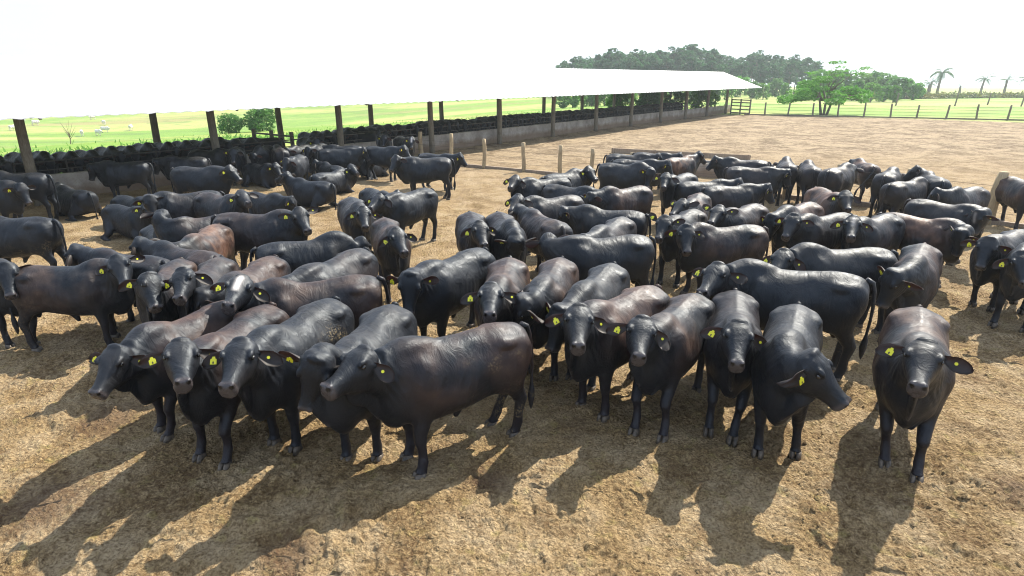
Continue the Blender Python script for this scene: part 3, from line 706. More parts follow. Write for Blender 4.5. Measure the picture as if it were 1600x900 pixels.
def tag_mesh(side, R_head, root_fn):
    pass
def build_bull(b, T, far=False):
    ang4 = [R(q) for q in b['nk']]
    rr = np.random.default_rng(b['id']*7+3)
    V = T['V'].copy(); lying = T['lying']
    if not lying:
        sw = b.get('sw') or [(rr.uniform(-.11, .11), rr.uniform(-.03, .03)) for _ in range(4)]
        V = pose_legs(V, sw)
    eup = [b.get('ear', rr.uniform(-.38, .12))+rr.uniform(-.1, .1) for _ in (0, 1)]; efw = [rr.uniform(-.35, .25) for _ in (0, 1)]
    for (a0, a1, root), s_, eu, ew in zip(T['ears'], (-1, 1), eup, efw): V[a0:a1] = swing_ear(V[a0:a1], root, s_, eu, ew)
    nv = len(V)
    tv, tf = tail_parts(b.get('sway', rr.uniform(-.06, .06)), b.get('lift', 0.))
    if lying: tv[:, 2] = np.maximum(tv[:, 2], .56); 
    parts = [V, tv]; F = list(T['F'])+[tuple(i+nv for i in f) for f in tf]; mi = list(T['M'])+[M_COAT]*len(tf)
    roll = R(rr.uniform(-4, 4))
    # individual build: heavier or leaner, hump higher or lower
    fat = b.get('fat', rr.uniform(.98, 1.08)); hump = b.get('hump', rr.uniform(-.03, .035))
    V[:, 1] *= 1+(fat-1)*np.clip((V[:, 2]-.5)/.2, 0, 1)*np.clip((1.0-V[:, 0])/.2, 0, 1)
    V[:, 2] += hump*np.exp(-((V[:, 0]-.52)/.20)**2-(V[:, 1]/.16)**2)*np.clip((V[:, 2]-1.15)/.2, 0, 1)
    body = bend_neck(np.concatenate(parts), *ang4, roll=roll)
    Z = np.zeros((len(body), 3)); Z[:nv] = T['Z']
    if lying: body[:, 2] -= .53
    me = bpy.data.meshes.new('bull'); me.from_pydata(body.tolist(), [], F); me.shade_smooth()
    mats = (WHITE_COAT, HOOF, EYE, WHITE_COAT) if b.get('white') else (COAT, HOOF, EYE, EAR)
    for m in mats: me.materials.append(m)
    me.polygons.foreach_set('material_index', np.array(mi, 'i'))
    ca = me.color_attributes.new('zone', 'FLOAT_COLOR', 'POINT'); ca.data.foreach_set('color', np.concatenate([Z, np.ones((len(Z), 1))], 1).astype('f').ravel())
    o = bpy.data.objects.new('bull', me); C.objects.link(o); o.location = (b['x'], b['y'], 0.0); o.rotation_euler = (0, 0, R(b['ang'])); o.scale = (b['s'],)*3
    o.color = (b['br'], b['mud'], b.get('blaze', 0), 1)
    # ear tags
    if not far and b.get('tags', 1):
        for s, size in ((-1, 1.0), (1, .36)):
            if s == 1 and b['y'] > 13.5: continue
            root, out, fw, wd = ear_mesh(s)[2]; c0 = root+out*.115+fw*.012
            if s == -1:
                pl = [(-.016, .030), (.016, .030), (.018, .008), (.040, -.002), (.042, -.068), (-.042, -.068), (-.040, -.002), (-.018, .008)]
            else: pl = [(math.cos(a)*.036, math.sin(a)*.036) for a in np.linspace(0, 2*PI, 8, endpoint=False)]
            up = np.array([0, 0, 1.]); up -= fw*(up@fw); up /= np.linalg.norm(up); sd = np.cross(up, fw)
            k = .74 if s == -1 else .42; tl = rr.uniform(-.5, .5); up, sd = up*math.cos(tl)+sd*math.sin(tl), sd*math.cos(tl)-up*math.sin(tl)
            ring = lambda dz: np.array([c0+sd*px*k+up*py*k+fw*dz for px, py in pl])
            v1, f1 = _ring_mesh([ring(.014), ring(.019)])
            dot = lambda dz: np.array([c0+sd*px+up*(py-.034)+fw*dz for px, py in [(math.cos(a)*.007, math.sin(a)*.013) for a in np.linspace(0, 2*PI, 8, endpoint=False)]])
            VV, FF, MI = v1, f1, [0]*len(f1)
            if s == -1:
                v2, f2 = _ring_mesh([dot(.017), dot(.0215)]); FF = FF+[tuple(i+len(v1) for i in g) for g in f2]; MI += [1]*len(f2); VV = np.concatenate([v1, v2])
            VV = swing_ear(VV, root, s, eup[(s+1)//2], efw[(s+1)//2])
            VV = bend_neck(VV, *ang4, roll=roll)
            if lying: VV[:, 2] -= .53
            t = mesh_obj('ear_tag', VV, FF, [TAG, TAGDOT], parent=o, mi=MI, smooth=False)
    return o
BULLS = [
    {'id': 1, 'x': -3.88, 'y': 6.64, 'ang': -112.0, 's': 0.96, 'nk': [28.0, 12.6, -13.7, -27.0], 'k': 's', 'br': 0.5, 'mud': 0.1, 'sw': [[0.123, -0.1], [0, 0], [0, 0], [0, 0]]},
    {'id': 2, 'x': -3.16, 'y': 6.25, 'ang': -100.0, 's': 1.0, 'nk': [19.0, -21.6, 19.9, -10.8], 'k': 's', 'br': 0.4, 'mud': 0.1, 'sw': [[0.224, 0.003], [0.115, -0.034], [0, 0], [0, 0]]},
    {'id': 3, 'x': -2.47, 'y': 6.31, 'ang': -106.0, 's': 1.04, 'nk': [24.9, -9.1, -2.1, -20.9], 'k': 's', 'br': 0.0, 'mud': 0.5, 'sw': [[-0.075, -0.043], [-0.129, 0.007], [0, 0], [0, 0]]},
    {'id': 4, 'x': -1.59, 'y': 6.08, 'ang': -100.0, 's': 1.04, 'nk': [-31.4, -23.0, 41.3, 50.0], 'k': 's', 'br': 0, 'mud': 0, 'sw': [[-0.135, -0.014], [-0.056, 0.022], [0, 0], [0, 0]]},
    {'id': 5, 'x': -0.62, 'y': 5.85, 'ang': -150.0, 's': 1.04, 'nk': [19.3, 3.4, 8.1, -39.5], 'k': 's', 'br': 0.35, 'mud': 0.4, 'sw': [[0.041, 0.082], [0.037, 0.058], [-0.036, -0.1], [0.091, -0.087]]},
    {'id': 6, 'x': -0.12, 'y': 8.1, 'ang': -96.0, 's': 1.04, 'nk': [-12.3, -2.5, 18.4, -32.2], 'k': 's', 'br': 0.5, 'mud': 0.1, 'sw': 0},
    {'id': 7, 'x': -0.92, 'y': 8.76, 'ang': -124.0, 's': 1.04, 'nk': [20.4, -2.5, 13.1, 21.5], 'k': 's', 'br': 0, 'mud': 0, 'sw': 0},
    {'id': 8, 'x': 0.54, 'y': 8.12, 'ang': -106.0, 's': 1.04, 'nk': [-9.0, 12.5, -50.0, 19.7], 'k': 's', 'br': 0.3, 'mud': 0, 'sw': 0},
    {'id': 9, 'x': 1.16, 'y': 7.87, 'ang': -116.0, 's': 1.04, 'nk': [-14.7, 24.3, -4.8, -1.5], 'k': 's', 'br': 0, 'mud': 0, 'sw': 0},
    {'id': 10, 'x': 1.33, 'y': 6.99, 'ang': -136.0, 's': 1.04, 'nk': [33.6, -13.7, 9.7, -13.4], 'k': 's', 'br': 0.45, 'mud': 0, 'sw': [[-0.037, 0.031], [-0.074, 0.006], [0, 0], [0, 0]]},
    {'id': 11, 'x': 1.98, 'y': 6.78, 'ang': -126.0, 's': 1.0, 'nk': [-15.0, -13.3, 39.3, -18.0], 'k': 's', 'br': 0.35, 'mud': 0, 'sw': [[0.236, 0.077], [0.3, 0.091], [0, 0], [0, 0]]},
    {'id': 12, 'x': 2.73, 'y': 6.8, 'ang': -108.0, 's': 1.0, 'nk': [-10.8, -15.7, 13.7, -8.0], 'k': 's', 'br': 0.1, 'mud': 0, 'sw': [[0.3, -0.1], [0.194, -0.012], [0, 0], [0, 0]]},
    {'id': 13, 'x': 3.12, 'y': 6.16, 'ang': -118.0, 's': 1.04, 'nk': [45.3, -1.7, 31.8, -5.1], 'k': 's', 'br': 0, 'mud': 0, 'sw': [[-0.174, 0.058], [-0.008, 0.045], [0, 0], [0, 0]]},
    {'id': 14, 'x': 4.49, 'y': 6.09, 'ang': -122.0, 's': 1.04, 'nk': [-0.6, -15.4, -1.5, -11.3], 'k': 's', 'br': 0.4, 'mud': 0, 'sw': [[0.3, 0.028], [0.153, 0.1], [0, 0], [0, 0]]},
    {'id': 15, 'x': 3.89, 'y': 7.88, 'ang': 162.0, 's': 1.1, 'nk': [55.1, 12.1, 10.0, -40.0], 'k': 's', 'br': 0, 'mud': 0.1, 'sw': [[0, 0], [0, 0], [0, 0], [0, 0]], 'ear': 0.2},
    {'id': 16, 'x': 5.25, 'y': 9.25, 'ang': 182.0, 's': 1.04, 'nk': [35.7, 15.4, 10.9, -40.0], 'k': 's', 'br': 0, 'mud': 0, 'sw': 0},
    {'id': 17, 'x': 6.37, 'y': 9.06, 'ang': -128.0, 's': 1.04, 'nk': [-33.1, 20.0, -10.6, 8.0], 'k': 's', 'br': 0.3, 'mud': 0, 'sw': 0},
    {'id': 18, 'x': 8.36, 'y': 12.03, 'ang': -52.0, 's': 0.96, 'nk': [-75.5, 10.7, -33.8, 36.4], 'k': 's', 'br': 0.9, 'mud': 0, 'sw': 0},
    {'id': 19, 'x': 9.86, 'y': 13.5, 'ang': -58.0, 's': 0.96, 'nk': [-75.5, 0.4, -36.1, 33.9], 'k': 's', 'br': 0.1, 'mud': 0, 'sw': 0, 'blaze': 0.25},
    {'id': 20, 'x': 8.84, 'y': 10.43, 'ang': -148.0, 's': 1.0, 'nk': [15.3, -2.6, 4.3, 4.7], 'k': 's', 'br': 0.1, 'mud': 0, 'sw': [[-0.3, -0.059], [-0.3, -0.002], [0, 0], [0, 0]]},
    {'id': 21, 'x': 8.78, 'y': 9.62, 'ang': -148.0, 's': 1.04, 'nk': [15.6, 14.6, 16.6, -25.1], 'k': 's', 'br': 0, 'mud': 0, 'sw': 0},
    {'id': 22, 'x': 14.02, 'y': 16.51, 'ang': -96.0, 's': 1.0, 'nk': [12.6, -2.2, 8.4, 5.2], 'k': 's', 'br': 0.5, 'mud': 0, 'sw': 0},
    {'id': 23, 'x': 11.4, 'y': 15.08, 'ang': -150.0, 's': 1.0, 'nk': [-36.0, 1.5, -24.0, 6.5], 'k': 's', 'br': 0.2, 'mud': 0, 'sw': 0},
    {'id': 24, 'x': 9.18, 'y': 20.31, 'ang': 70.0, 's': 1.0, 'nk': [9.0, 24.0, 6.0, 14.0], 'k': 's', 'br': 0.1, 'mud': 0, 'sw': 0},
    {'id': 25, 'x': 9.62, 'y': 19.61, 'ang': 72.0, 's': 1.0, 'nk': [7.8, 24.0, 5.2, 14.0], 'k': 's', 'br': 0.1, 'mud': 0, 'sw': 0},
    {'id': 26, 'x': 10.03, 'y': 18.61, 'ang': 42.0, 's': 1.04, 'nk': [4.8, 16.5, 3.2, 11.5], 'k': 's', 'br': 0.1, 'mud': 0, 'sw': 0},
    {'id': 27, 'x': 11.93, 'y': 20.57, 'ang': 80.0, 's': 0.96, 'nk': [9.0, 16.5, 6.0, 11.5], 'k': 's', 'br': 0.7, 'mud': 0, 'sw': 0, 'sway': 0.45, 'lift': 0.12},
    {'id': 28, 'x': 11.3, 'y': 18.13, 'ang': 50.0, 's': 1.0, 'nk': [6.0, 24.0, 4.0, 14.0], 'k': 's', 'br': 0.1, 'mud': 0, 'sw': 0},
    {'id': 29, 'x': 10.91, 'y': 16.62, 'ang': 26.0, 's': 0.96, 'nk': [8.4, 24.0, 5.6, 14.0], 'k': 's', 'br': 0.1, 'mud': 0, 'sw': 0},
    {'id': 30, 'x': 12.08, 'y': 17.33, 'ang': 72.0, 's': 1.0, 'nk': [46.8, -9.8, 31.2, 2.8], 'k': 's', 'br': 0, 'mud': 0, 'sw': 0},
    {'id': 31, 'x': 7.79, 'y': 14.72, 'ang': -94.0, 's': 1.0, 'nk': [-11.1, -15.1, -0.5, -1.8], 'k': 's', 'br': 1.0, 'mud': 0, 'sw': 0},
    {'id': 32, 'x': 6.24, 'y': 12.97, 'ang': -140.0, 's': 1.0, 'nk': [-3.0, 16.5, -2.0, 11.5], 'k': 's', 'br': 0.5, 'mud': 0.1, 'sw': 0},
    {'id': 33, 'x': 6.31, 'y': 11.95, 'ang': -154.0, 's': 1.0, 'nk': [9.1, -8.2, 16.9, -4.0], 'k': 's', 'br': 0.1, 'mud': 0, 'sw': 0},
    {'id': 34, 'x': 7.22, 'y': 11.76, 'ang': -146.0, 's': 1.0, 'nk': [9.7, -10.2, 19.1, -11.9], 'k': 's', 'br': 0.2, 'mud': 0, 'sw': 0, 'blaze': 0.3},
    {'id': 35, 'x': 3.62, 'y': 19.65, 'ang': -27.0, 's': 1.0, 'nk': [-43.3, 20.5, -35.0, 13.4], 'k': 's', 'br': 0, 'mud': 0, 'sw': 0, 'lift': 0.12, 'sway': 0.1},
    {'id': 36, 'x': 4.23, 'y': 20.69, 'ang': -22.0, 's': 1.0, 'nk': [-1.8, 5.2, -1.2, 7.8], 'k': 's', 'br': 0, 'mud': 0, 'sw': 0},
    {'id': 37, 'x': 4.27, 'y': 22.26, 'ang': -15.0, 's': 1.0, 'nk': [9.0, 1.5, 6.0, 6.5], 'k': 's', 'br': 0.1, 'mud': 0, 'sw': 0},
    {'id': 371, 'x': 5.35, 'y': 23.11, 'ang': -34.0, 's': 0.96, 'nk': [20.4, 1.5, 13.6, 6.5], 'k': 's', 'br': 0.1, 'mud': 0, 'sw': 0},
    {'id': 38, 'x': 6.08, 'y': 21.96, 'ang': 36.0, 's': 0.96, 'nk': [-9.6, -9.8, -6.4, 2.8], 'k': 's', 'br': 0.8, 'mud': 0, 'sw': 0},
    {'id': 40, 'x': 4.78, 'y': 17.29, 'ang': -130.0, 's': 1.0, 'nk': [10.3, -14.9, 11.9, -5.2], 'k': 's', 'br': 0, 'mud': 0, 'sw': 0},
    {'id': 41, 'x': 2.84, 'y': 15.17, 'ang': -148.0, 's': 1.0, 'nk': [-4.2, 12.8, -2.8, 10.2], 'k': 's', 'br': 0.4, 'mud': 0, 'sw': 0},
    {'id': 42, 'x': 1.53, 'y': 15.71, 'ang': -36.0, 's': 0.96, 'nk': [-2.4, 12.8, -1.6, 10.2], 'k': 's', 'br': 0, 'mud': 0, 'sw': 0},
    {'id': 43, 'x': 0.87, 'y': 16.67, 'ang': -152.0, 's': 1.0, 'nk': [17.3, -11.6, 28.1, -18.4], 'k': 's', 'br': 0, 'mud': 0, 'sw': 0},
    {'id': 431, 'x': 1.5, 'y': 17.77, 'ang': 42.0, 's': 1.0, 'nk': [-56.6, -6.0, -45.7, -12.3], 'k': 's', 'br': 0, 'mud': 0, 'sw': 0},
    {'id': 44, 'x': 0.92, 'y': 13.91, 'ang': -152.0, 's': 1.0, 'nk': [18.5, -10.3, 22.7, -16.5], 'k': 's', 'br': 0.1, 'mud': 0, 'sw': 0},
    {'id': 45, 'x': 0.63, 'y': 11.92, 'ang': 114.0, 's': 1.0, 'nk': [9.6, 5.2, 6.4, 7.8], 'k': 's', 'br': 0.25, 'mud': 0, 'sw': 0},
    {'id': 46, 'x': 2.1, 'y': 12.79, 'ang': 161.0, 's': 0.96, 'nk': [11.4, 9.0, 7.6, 9.0], 'k': 's', 'br': 0, 'mud': 0, 'sw': 0},
    {'id': 47, 'x': 1.84, 'y': 11.04, 'ang': -120.0, 's': 1.04, 'nk': [-6.0, 9.0, -4.0, 9.0], 'k': 's', 'br': 0.1, 'mud': 0.1, 'sw': 0},
    {'id': 48, 'x': 1.58, 'y': 9.99, 'ang': -168.0, 's': 1.04, 'nk': [-66.3, 13.4, -34.0, -10.5], 'k': 's', 'br': 0, 'mud': 0, 'sw': 0, 'ear': 0.35},
    {'id': 49, 'x': -0.13, 'y': 11.42, 'ang': -78.0, 's': 1.04, 'nk': [-0.9, 13.2, -8.2, 50.0], 'k': 's', 'br': 0.1, 'mud': 0, 'sw': 0},
    {'id': 50, 'x': -0.76, 'y': 11.72, 'ang': -80.0, 's': 1.0, 'nk': [-2.2, -9.8, 8.7, -8.6], 'k': 's', 'br': 0.1, 'mud': 0, 'sw': 0},
    {'id': 51, 'x': 3.51, 'y': 12.1, 'ang': -126.0, 's': 1.0, 'nk': [-6.6, -6.4, 19.3, -8.8], 'k': 's', 'br': 0.1, 'mud': 0, 'sw': 0, 'ear': 0.75},
    {'id': 52, 'x': 4.28, 'y': 13.94, 'ang': -116.0, 's': 1.0, 'nk': [-27.1, 2.4, 6.7, -29.7], 'k': 's', 'br': 0.5, 'mud': 0, 'sw': 0, 'ear': 0.6},
    {'id': 53, 'x': 4.95, 'y': 12.76, 'ang': -138.0, 's': 1.0, 'nk': [-8.0, -10.8, 20.0, -17.1], 'k': 's', 'br': 0.3, 'mud': 0, 'sw': 0, 'ear': 0.7},
    {'id': 54, 'x': 5.8, 'y': 15.87, 'ang': 10.0, 's': 0.96, 'nk': [-15.0, 5.2, -10.0, 7.8], 'k': 's', 'br': 0.1, 'mud': 0, 'sw': 0},
    {'id': 55, 'x': 5.3, 'y': 16.56, 'ang': 10.0, 's': 0.96, 'nk': [-12.0, 1.5, -8.0, 6.5], 'k': 's', 'br': 0, 'mud': 0, 'sw': 0},
    {'id': 56, 'x': 8.08, 'y': 21.19, 'ang': 160.0, 's': 0.96, 'nk': [3.0, -2.2, 2.0, 5.2], 'k': 's', 'br': 0.1, 'mud': 0, 'sw': 0},
    {'id': 57, 'x': 7.66, 'y': 19.28, 'ang': -18.0, 's': 0.96, 'nk': [4.8, 12.8, 3.2, 10.2], 'k': 's', 'br': 0.1, 'mud': 0, 'sw': 0},
    {'id': 60, 'x': 3.98, 'y': 11.0, 'ang': -170.0, 's': 1.0, 'nk': [51.4, -6.7, 26.4, 0.9], 'k': 's', 'br': 0.35, 'mud': 0, 'sw': 0},
    {'id': 61, 'x': -6.76, 'y': 8.7, 'ang': 8.0, 's': 0.96, 'nk': [-42.0, -17.9, -28.1, 2.5], 'k': 's', 'br': 0.35, 'mud': 0.1, 'sw': [[-0.162, 0.1], [0, 0], [-0.162, -0.1], [0, 0]]},
    {'id': 63, 'x': -8.27, 'y': 8.95, 'ang': -24.0, 's': 0.96, 'nk': [-21.6, -6.0, -14.4, 4.0], 'k': 's', 'br': 0.1, 'mud': 0.1, 'sw': 0},
    {'id': 64, 'x': -9.95, 'y': 11.79, 'ang': 178.0, 's': 1.0, 'nk': [4.2, -2.2, 2.8, 5.2], 'k': 's', 'br': 0.0, 'mud': 0.3, 'sw': 0},
    {'id': 65, 'x': -13.96, 'y': 16.1, 'ang': -8.0, 's': 1.0, 'nk': [-21.2, 11.0, 2.1, 3.6], 'k': 's', 'br': 0, 'mud': 0.4, 'sw': 0},
    {'id': 66, 'x': -14.17, 'y': 17.33, 'ang': 182.0, 's': 1.04, 'nk': [1.8, 9.0, 1.2, 9.0], 'k': 's', 'br': 0, 'mud': 0, 'sw': 0},
    {'id': 67, 'x': -13.2, 'y': 18.05, 'ang': 152.0, 's': 1.0, 'nk': [-19.2, -2.2, -12.8, 5.2], 'k': 'l', 'br': 0, 'mud': 0, 'sw': 0},
    {'id': 68, 'x': -13.14, 'y': 20.58, 'ang': -170.0, 's': 0.96, 'nk': [0.0, 16.5, 0.0, 11.5], 'k': 's', 'br': 0, 'mud': 0, 'sw': 0},
    {'id': 69, 'x': -9.58, 'y': 18.59, 'ang': -5.0, 's': 1.04, 'nk': [-21.7, 5.3, 7.8, -13.0], 'k': 's', 'br': 0, 'mud': 0.1, 'sw': 0},
    {'id': 70, 'x': -10.03, 'y': 15.48, 'ang': -26.0, 's': 1.0, 'nk': [-8.0, -19.7, -10.9, 2.2], 'k': 'l', 'br': 0, 'mud': 0, 'sw': 0},
    {'id': 701, 'x': -10.64, 'y': 16.74, 'ang': -32.0, 's': 1.0, 'nk': [19.2, -6.0, 12.8, 4.0], 'k': 'l', 'br': 0, 'mud': 0, 'sw': 0},
    {'id': 71, 'x': -8.06, 'y': 14.8, 'ang': -148.0, 's': 0.96, 'nk': [67.2, -4.2, 37.7, 23.5], 'k': 's', 'br': 0.1, 'mud': 0.1, 'sw': 0},
    {'id': 72, 'x': -6.95, 'y': 14.22, 'ang': -32.0, 's': 1.0, 'nk': [-7.2, -18.0, -11.5, -17.4], 'k': 's', 'br': 0.2, 'mud': 0, 'sw': 0},
    {'id': 73, 'x': -7.13, 'y': 17.26, 'ang': -34.0, 's': 1.0, 'nk': [20.4, 9.0, 13.6, 9.0], 'k': 'l', 'br': 0.1, 'mud': 0.1, 'sw': 0},
    {'id': 74, 'x': -5.13, 'y': 11.89, 'ang': -2.0, 's': 1.04, 'nk': [-38.4, -11.4, -18.6, -2.4], 'k': 's', 'br': 0.2, 'mud': 0, 'sw': 0, 'ear': 0.45},
    {'id': 75, 'x': -6.32, 'y': 12.1, 'ang': -140.0, 's': 0.96, 'nk': [-80.0, -31.0, -50.0, 29.3], 'k': 's', 'br': 0.2, 'mud': 0, 'sw': 0},
    {'id': 751, 'x': -5.72, 'y': 10.85, 'ang': -86.0, 's': 0.96, 'nk': [-44.4, 9.0, -29.6, 9.0], 'k': 's', 'br': 1.0, 'mud': 0, 'sw': 0},
    {'id': 76, 'x': -7.79, 'y': 12.9, 'ang': -50.0, 's': 1.0, 'nk': [-24.0, 16.5, -16.0, 11.5], 'k': 'l', 'br': 0, 'mud': 0, 'sw': 0},
    {'id': 77, 'x': -6.5, 'y': 19.44, 'ang': 156.0, 's': 1.04, 'nk': [2.6, -24.8, 3.4, -2.2], 'k': 'l', 'br': 0, 'mud': 0, 'sw': 0},
    {'id': 78, 'x': -6.49, 'y': 21.62, 'ang': 56.0, 's': 1.0, 'nk': [-65.1, -17.1, -46.3, -13.2], 'k': 'l', 'br': 0, 'mud': 0, 'sw': 0},
    {'id': 79, 'x': -7.0, 'y': 23.51, 'ang': 132.0, 's': 1.0, 'nk': [34.8, -6.0, 23.2, 4.0], 'k': 'l', 'br': 0, 'mud': 0, 'sw': 0},
    {'id': 80, 'x': -2.94, 'y': 20.84, 'ang': -175.0, 's': 1.04, 'nk': [35.0, -5.3, 23.0, 3.3], 'k': 's', 'br': 0, 'mud': 0, 'sw': 0},
    {'id': 801, 'x': -2.8, 'y': 22.86, 'ang': -28.0, 's': 0.96, 'nk': [10.8, -2.2, 7.2, 5.2], 'k': 's', 'br': 0, 'mud': 0, 'sw': 0},
    {'id': 81, 'x': -3.54, 'y': 13.4, 'ang': -67.0, 's': 1.0, 'nk': [4.6, 7.2, -7.7, -23.9], 'k': 's', 'br': 0.1, 'mud': 0, 'sw': 0},
    {'id': 82, 'x': -2.53, 'y': 14.67, 'ang': -126.0, 's': 1.0, 'nk': [5.4, 5.7, 10.6, -36.2], 'k': 's', 'br': 0, 'mud': 0, 'sw': 0},
    {'id': 821, 'x': -4.0, 'y': 17.76, 'ang': -54.0, 's': 1.0, 'nk': [50.4, -6.0, 33.6, 4.0], 'k': 'l', 'br': 0, 'mud': 0, 'sw': 0},
    {'id': 83, 'x': -2.33, 'y': 11.18, 'ang': -70.0, 's': 1.0, 'nk': [-9.3, -7.7, 17.2, -11.1], 'k': 's', 'br': 0.45, 'mud': 0, 'sw': 0},
    {'id': 84, 'x': -3.65, 'y': 10.21, 'ang': 26.0, 's': 0.96, 'nk': [-9.3, 31.6, 45.6, -29.0], 'k': 's', 'br': 0, 'mud': 0, 'sw': 0},
    {'id': 85, 'x': -2.71, 'y': 8.67, 'ang': -112.0, 's': 1.04, 'nk': [-19.8, 12.8, -13.2, 10.2], 'k': 's', 'br': 0.1, 'mud': 0, 'sw': 0},
    {'id': 86, 'x': -2.65, 'y': 7.64, 'ang': -158.0, 's': 1.04, 'nk': [37.6, -20.2, 38.1, -20.6], 'k': 's', 'br': 0.35, 'mud': 0.4, 'sw': 0, 'blaze': 1.0},
    {'id': 87, 'x': -3.93, 'y': 8.61, 'ang': -96.0, 's': 0.96, 'nk': [-29.4, 12.8, -19.6, 10.2], 'k': 's', 'br': 0.4, 'mud': 0, 'sw': 0},
    {'id': 88, 'x': -4.58, 'y': 8.56, 'ang': -82.0, 's': 0.96, 'nk': [14.3, -37.4, -17.5, 11.5], 'k': 's', 'br': 0.2, 'mud': 0, 'sw': 0},
    {'id': 89, 'x': -5.12, 'y': 8.46, 'ang': -78.0, 's': 0.96, 'nk': [13.6, -33.3, 33.1, 23.1], 'k': 's', 'br': 0.3, 'mud': 0, 'sw': 0},
    {'id': 90, 'x': -6.24, 'y': 9.32, 'ang': 162.0, 's': 0.96, 'nk': [10.8, -2.2, 7.2, 5.2], 'k': 's', 'br': 0.1, 'mud': 0, 'sw': 0},
    {'id': 91, 'x': -5.5, 'y': 9.67, 'ang': 155.0, 's': 0.96, 'nk': [9.0, -2.2, 6.0, 5.2], 'k': 's', 'br': 0.2, 'mud': 0, 'sw': 0},
    {'id': 94, 'x': -10.11, 'y': 24.95, 'ang': -86.0, 's': 1.0, 'nk': [-12.7, 32.5, -11.1, 2.8], 'k': 's', 'br': 0, 'mud': 0, 'sw': 0},
    {'id': 95, 'x': -9.33, 'y': 24.61, 'ang': 118.0, 's': 1.0, 'nk': [-4.8, 9.0, -3.2, 9.0], 'k': 's', 'br': 0.1, 'mud': 0, 'sw': 0},
    {'id': 96, 'x': -10.98, 'y': 24.36, 'ang': -70.0, 's': 1.0, 'nk': [-3.0, 1.5, -2.0, 6.5], 'k': 's', 'br': 0, 'mud': 0, 'sw': 0},
    {'id': 97, 'x': -8.74, 'y': 25.33, 'ang': -98.0, 's': 1.0, 'nk': [-7.2, 9.0, -4.8, 9.0], 'k': 's', 'br': 0, 'mud': 0, 'sw': 0},
    {'id': 98, 'x': -7.07, 'y': 25.82, 'ang': 178.0, 's': 0.96, 'nk': [7.2, 5.2, 4.8, 7.8], 'k': 's', 'br': 0, 'mud': 0, 'sw': 0},
    {'id': 99, 'x': -8.0, 'y': 33.08, 'ang': 180.0, 's': 0.96, 'nk': [0.0, 9.0, 0.0, 9.0], 'k': 's', 'br': 0, 'mud': 0, 'sw': 0},
    {'id': 100, 'x': -5.99, 'y': 25.7, 'ang': 58.0, 's': 1.0, 'nk': [-40.8, -6.0, -27.2, 4.0], 'k': 'l', 'br': 0, 'mud': 0, 'sw': 0},
    {'id': 101, 'x': -5.06, 'y': 29.07, 'ang': -56.0, 's': 1.0, 'nk': [-17.4, -2.2, -11.6, 5.2], 'k': 's', 'br': 0, 'mud': 0.6, 'sw': 0, 'blaze': 0.8},
    {'id': 102, 'x': -6.29, 'y': 30.28, 'ang': -72.0, 's': 1.0, 'nk': [-16.8, 1.5, -11.2, 6.5], 'k': 's', 'br': 0, 'mud': 0, 'sw': 0},
    {'id': 103, 'x': -14.89, 'y': 26.27, 'ang': -150.0, 's': 0.96, 'nk': [-6.0, 20.2, -4.0, 12.8], 'k': 's', 'br': 0, 'mud': 0, 'sw': 0},
    {'id': 104, 'x': -8.13, 'y': 25.73, 'ang': -90.0, 's': 1.0, 'nk': [-12.0, 9.0, -8.0, 9.0], 'k': 's', 'br': 0, 'mud': 0, 'sw': 0},
    {'id': 110, 'x': -7.84, 'y': 22.14, 'ang': -85.0, 's': 0.96, 'nk': [-12.0, 1.5, -8.0, 6.5], 'k': 's', 'br': 0, 'mud': 0, 'sw': 0},
    {'id': 111, 'x': -6.95, 'y': 24.57, 'ang': 8.0, 's': 0.96, 'nk': [1.2, 5.2, 0.8, 7.8], 'k': 's', 'br': 0, 'mud': 0, 'sw': 0},
    {'id': 112, 'x': -11.96, 'y': 24.16, 'ang': -7.0, 's': 0.96, 'nk': [-1.8, 5.2, -1.2, 7.8], 'k': 's', 'br': 0, 'mud': 0, 'sw': 0},
    {'id': 113, 'x': -11.73, 'y': 21.89, 'ang': 184.0, 's': 0.96, 'nk': [3.6, 16.5, 2.4, 11.5], 'k': 's', 'br': 0, 'mud': 0, 'sw': 0},
    {'id': 114, 'x': -5.24, 'y': 24.86, 'ang': -22.0, 's': 1.0, 'nk': [1.2, -2.2, 0.8, 5.2], 'k': 's', 'br': 0, 'mud': 0, 'sw': 0},
    {'id': 115, 'x': -9.22, 'y': 27.92, 'ang': -52.0, 's': 1.04, 'nk': [-4.8, 5.2, -3.2, 7.8], 'k': 's', 'br': 0, 'mud': 0, 'sw': 0},
    {'id': 116, 'x': -11.79, 'y': 29.25, 'ang': 200.0, 's': 0.96, 'nk': [0.0, 5.2, 0.0, 7.8], 'k': 's', 'br': 0, 'mud': 0, 'sw': 0},
    {'id': 117, 'x': -9.79, 'y': 23.6, 'ang': -32.0, 's': 1.0, 'nk': [-4.8, -6.0, -3.2, 4.0], 'k': 'l', 'br': 0, 'mud': 0, 'sw': 0}]
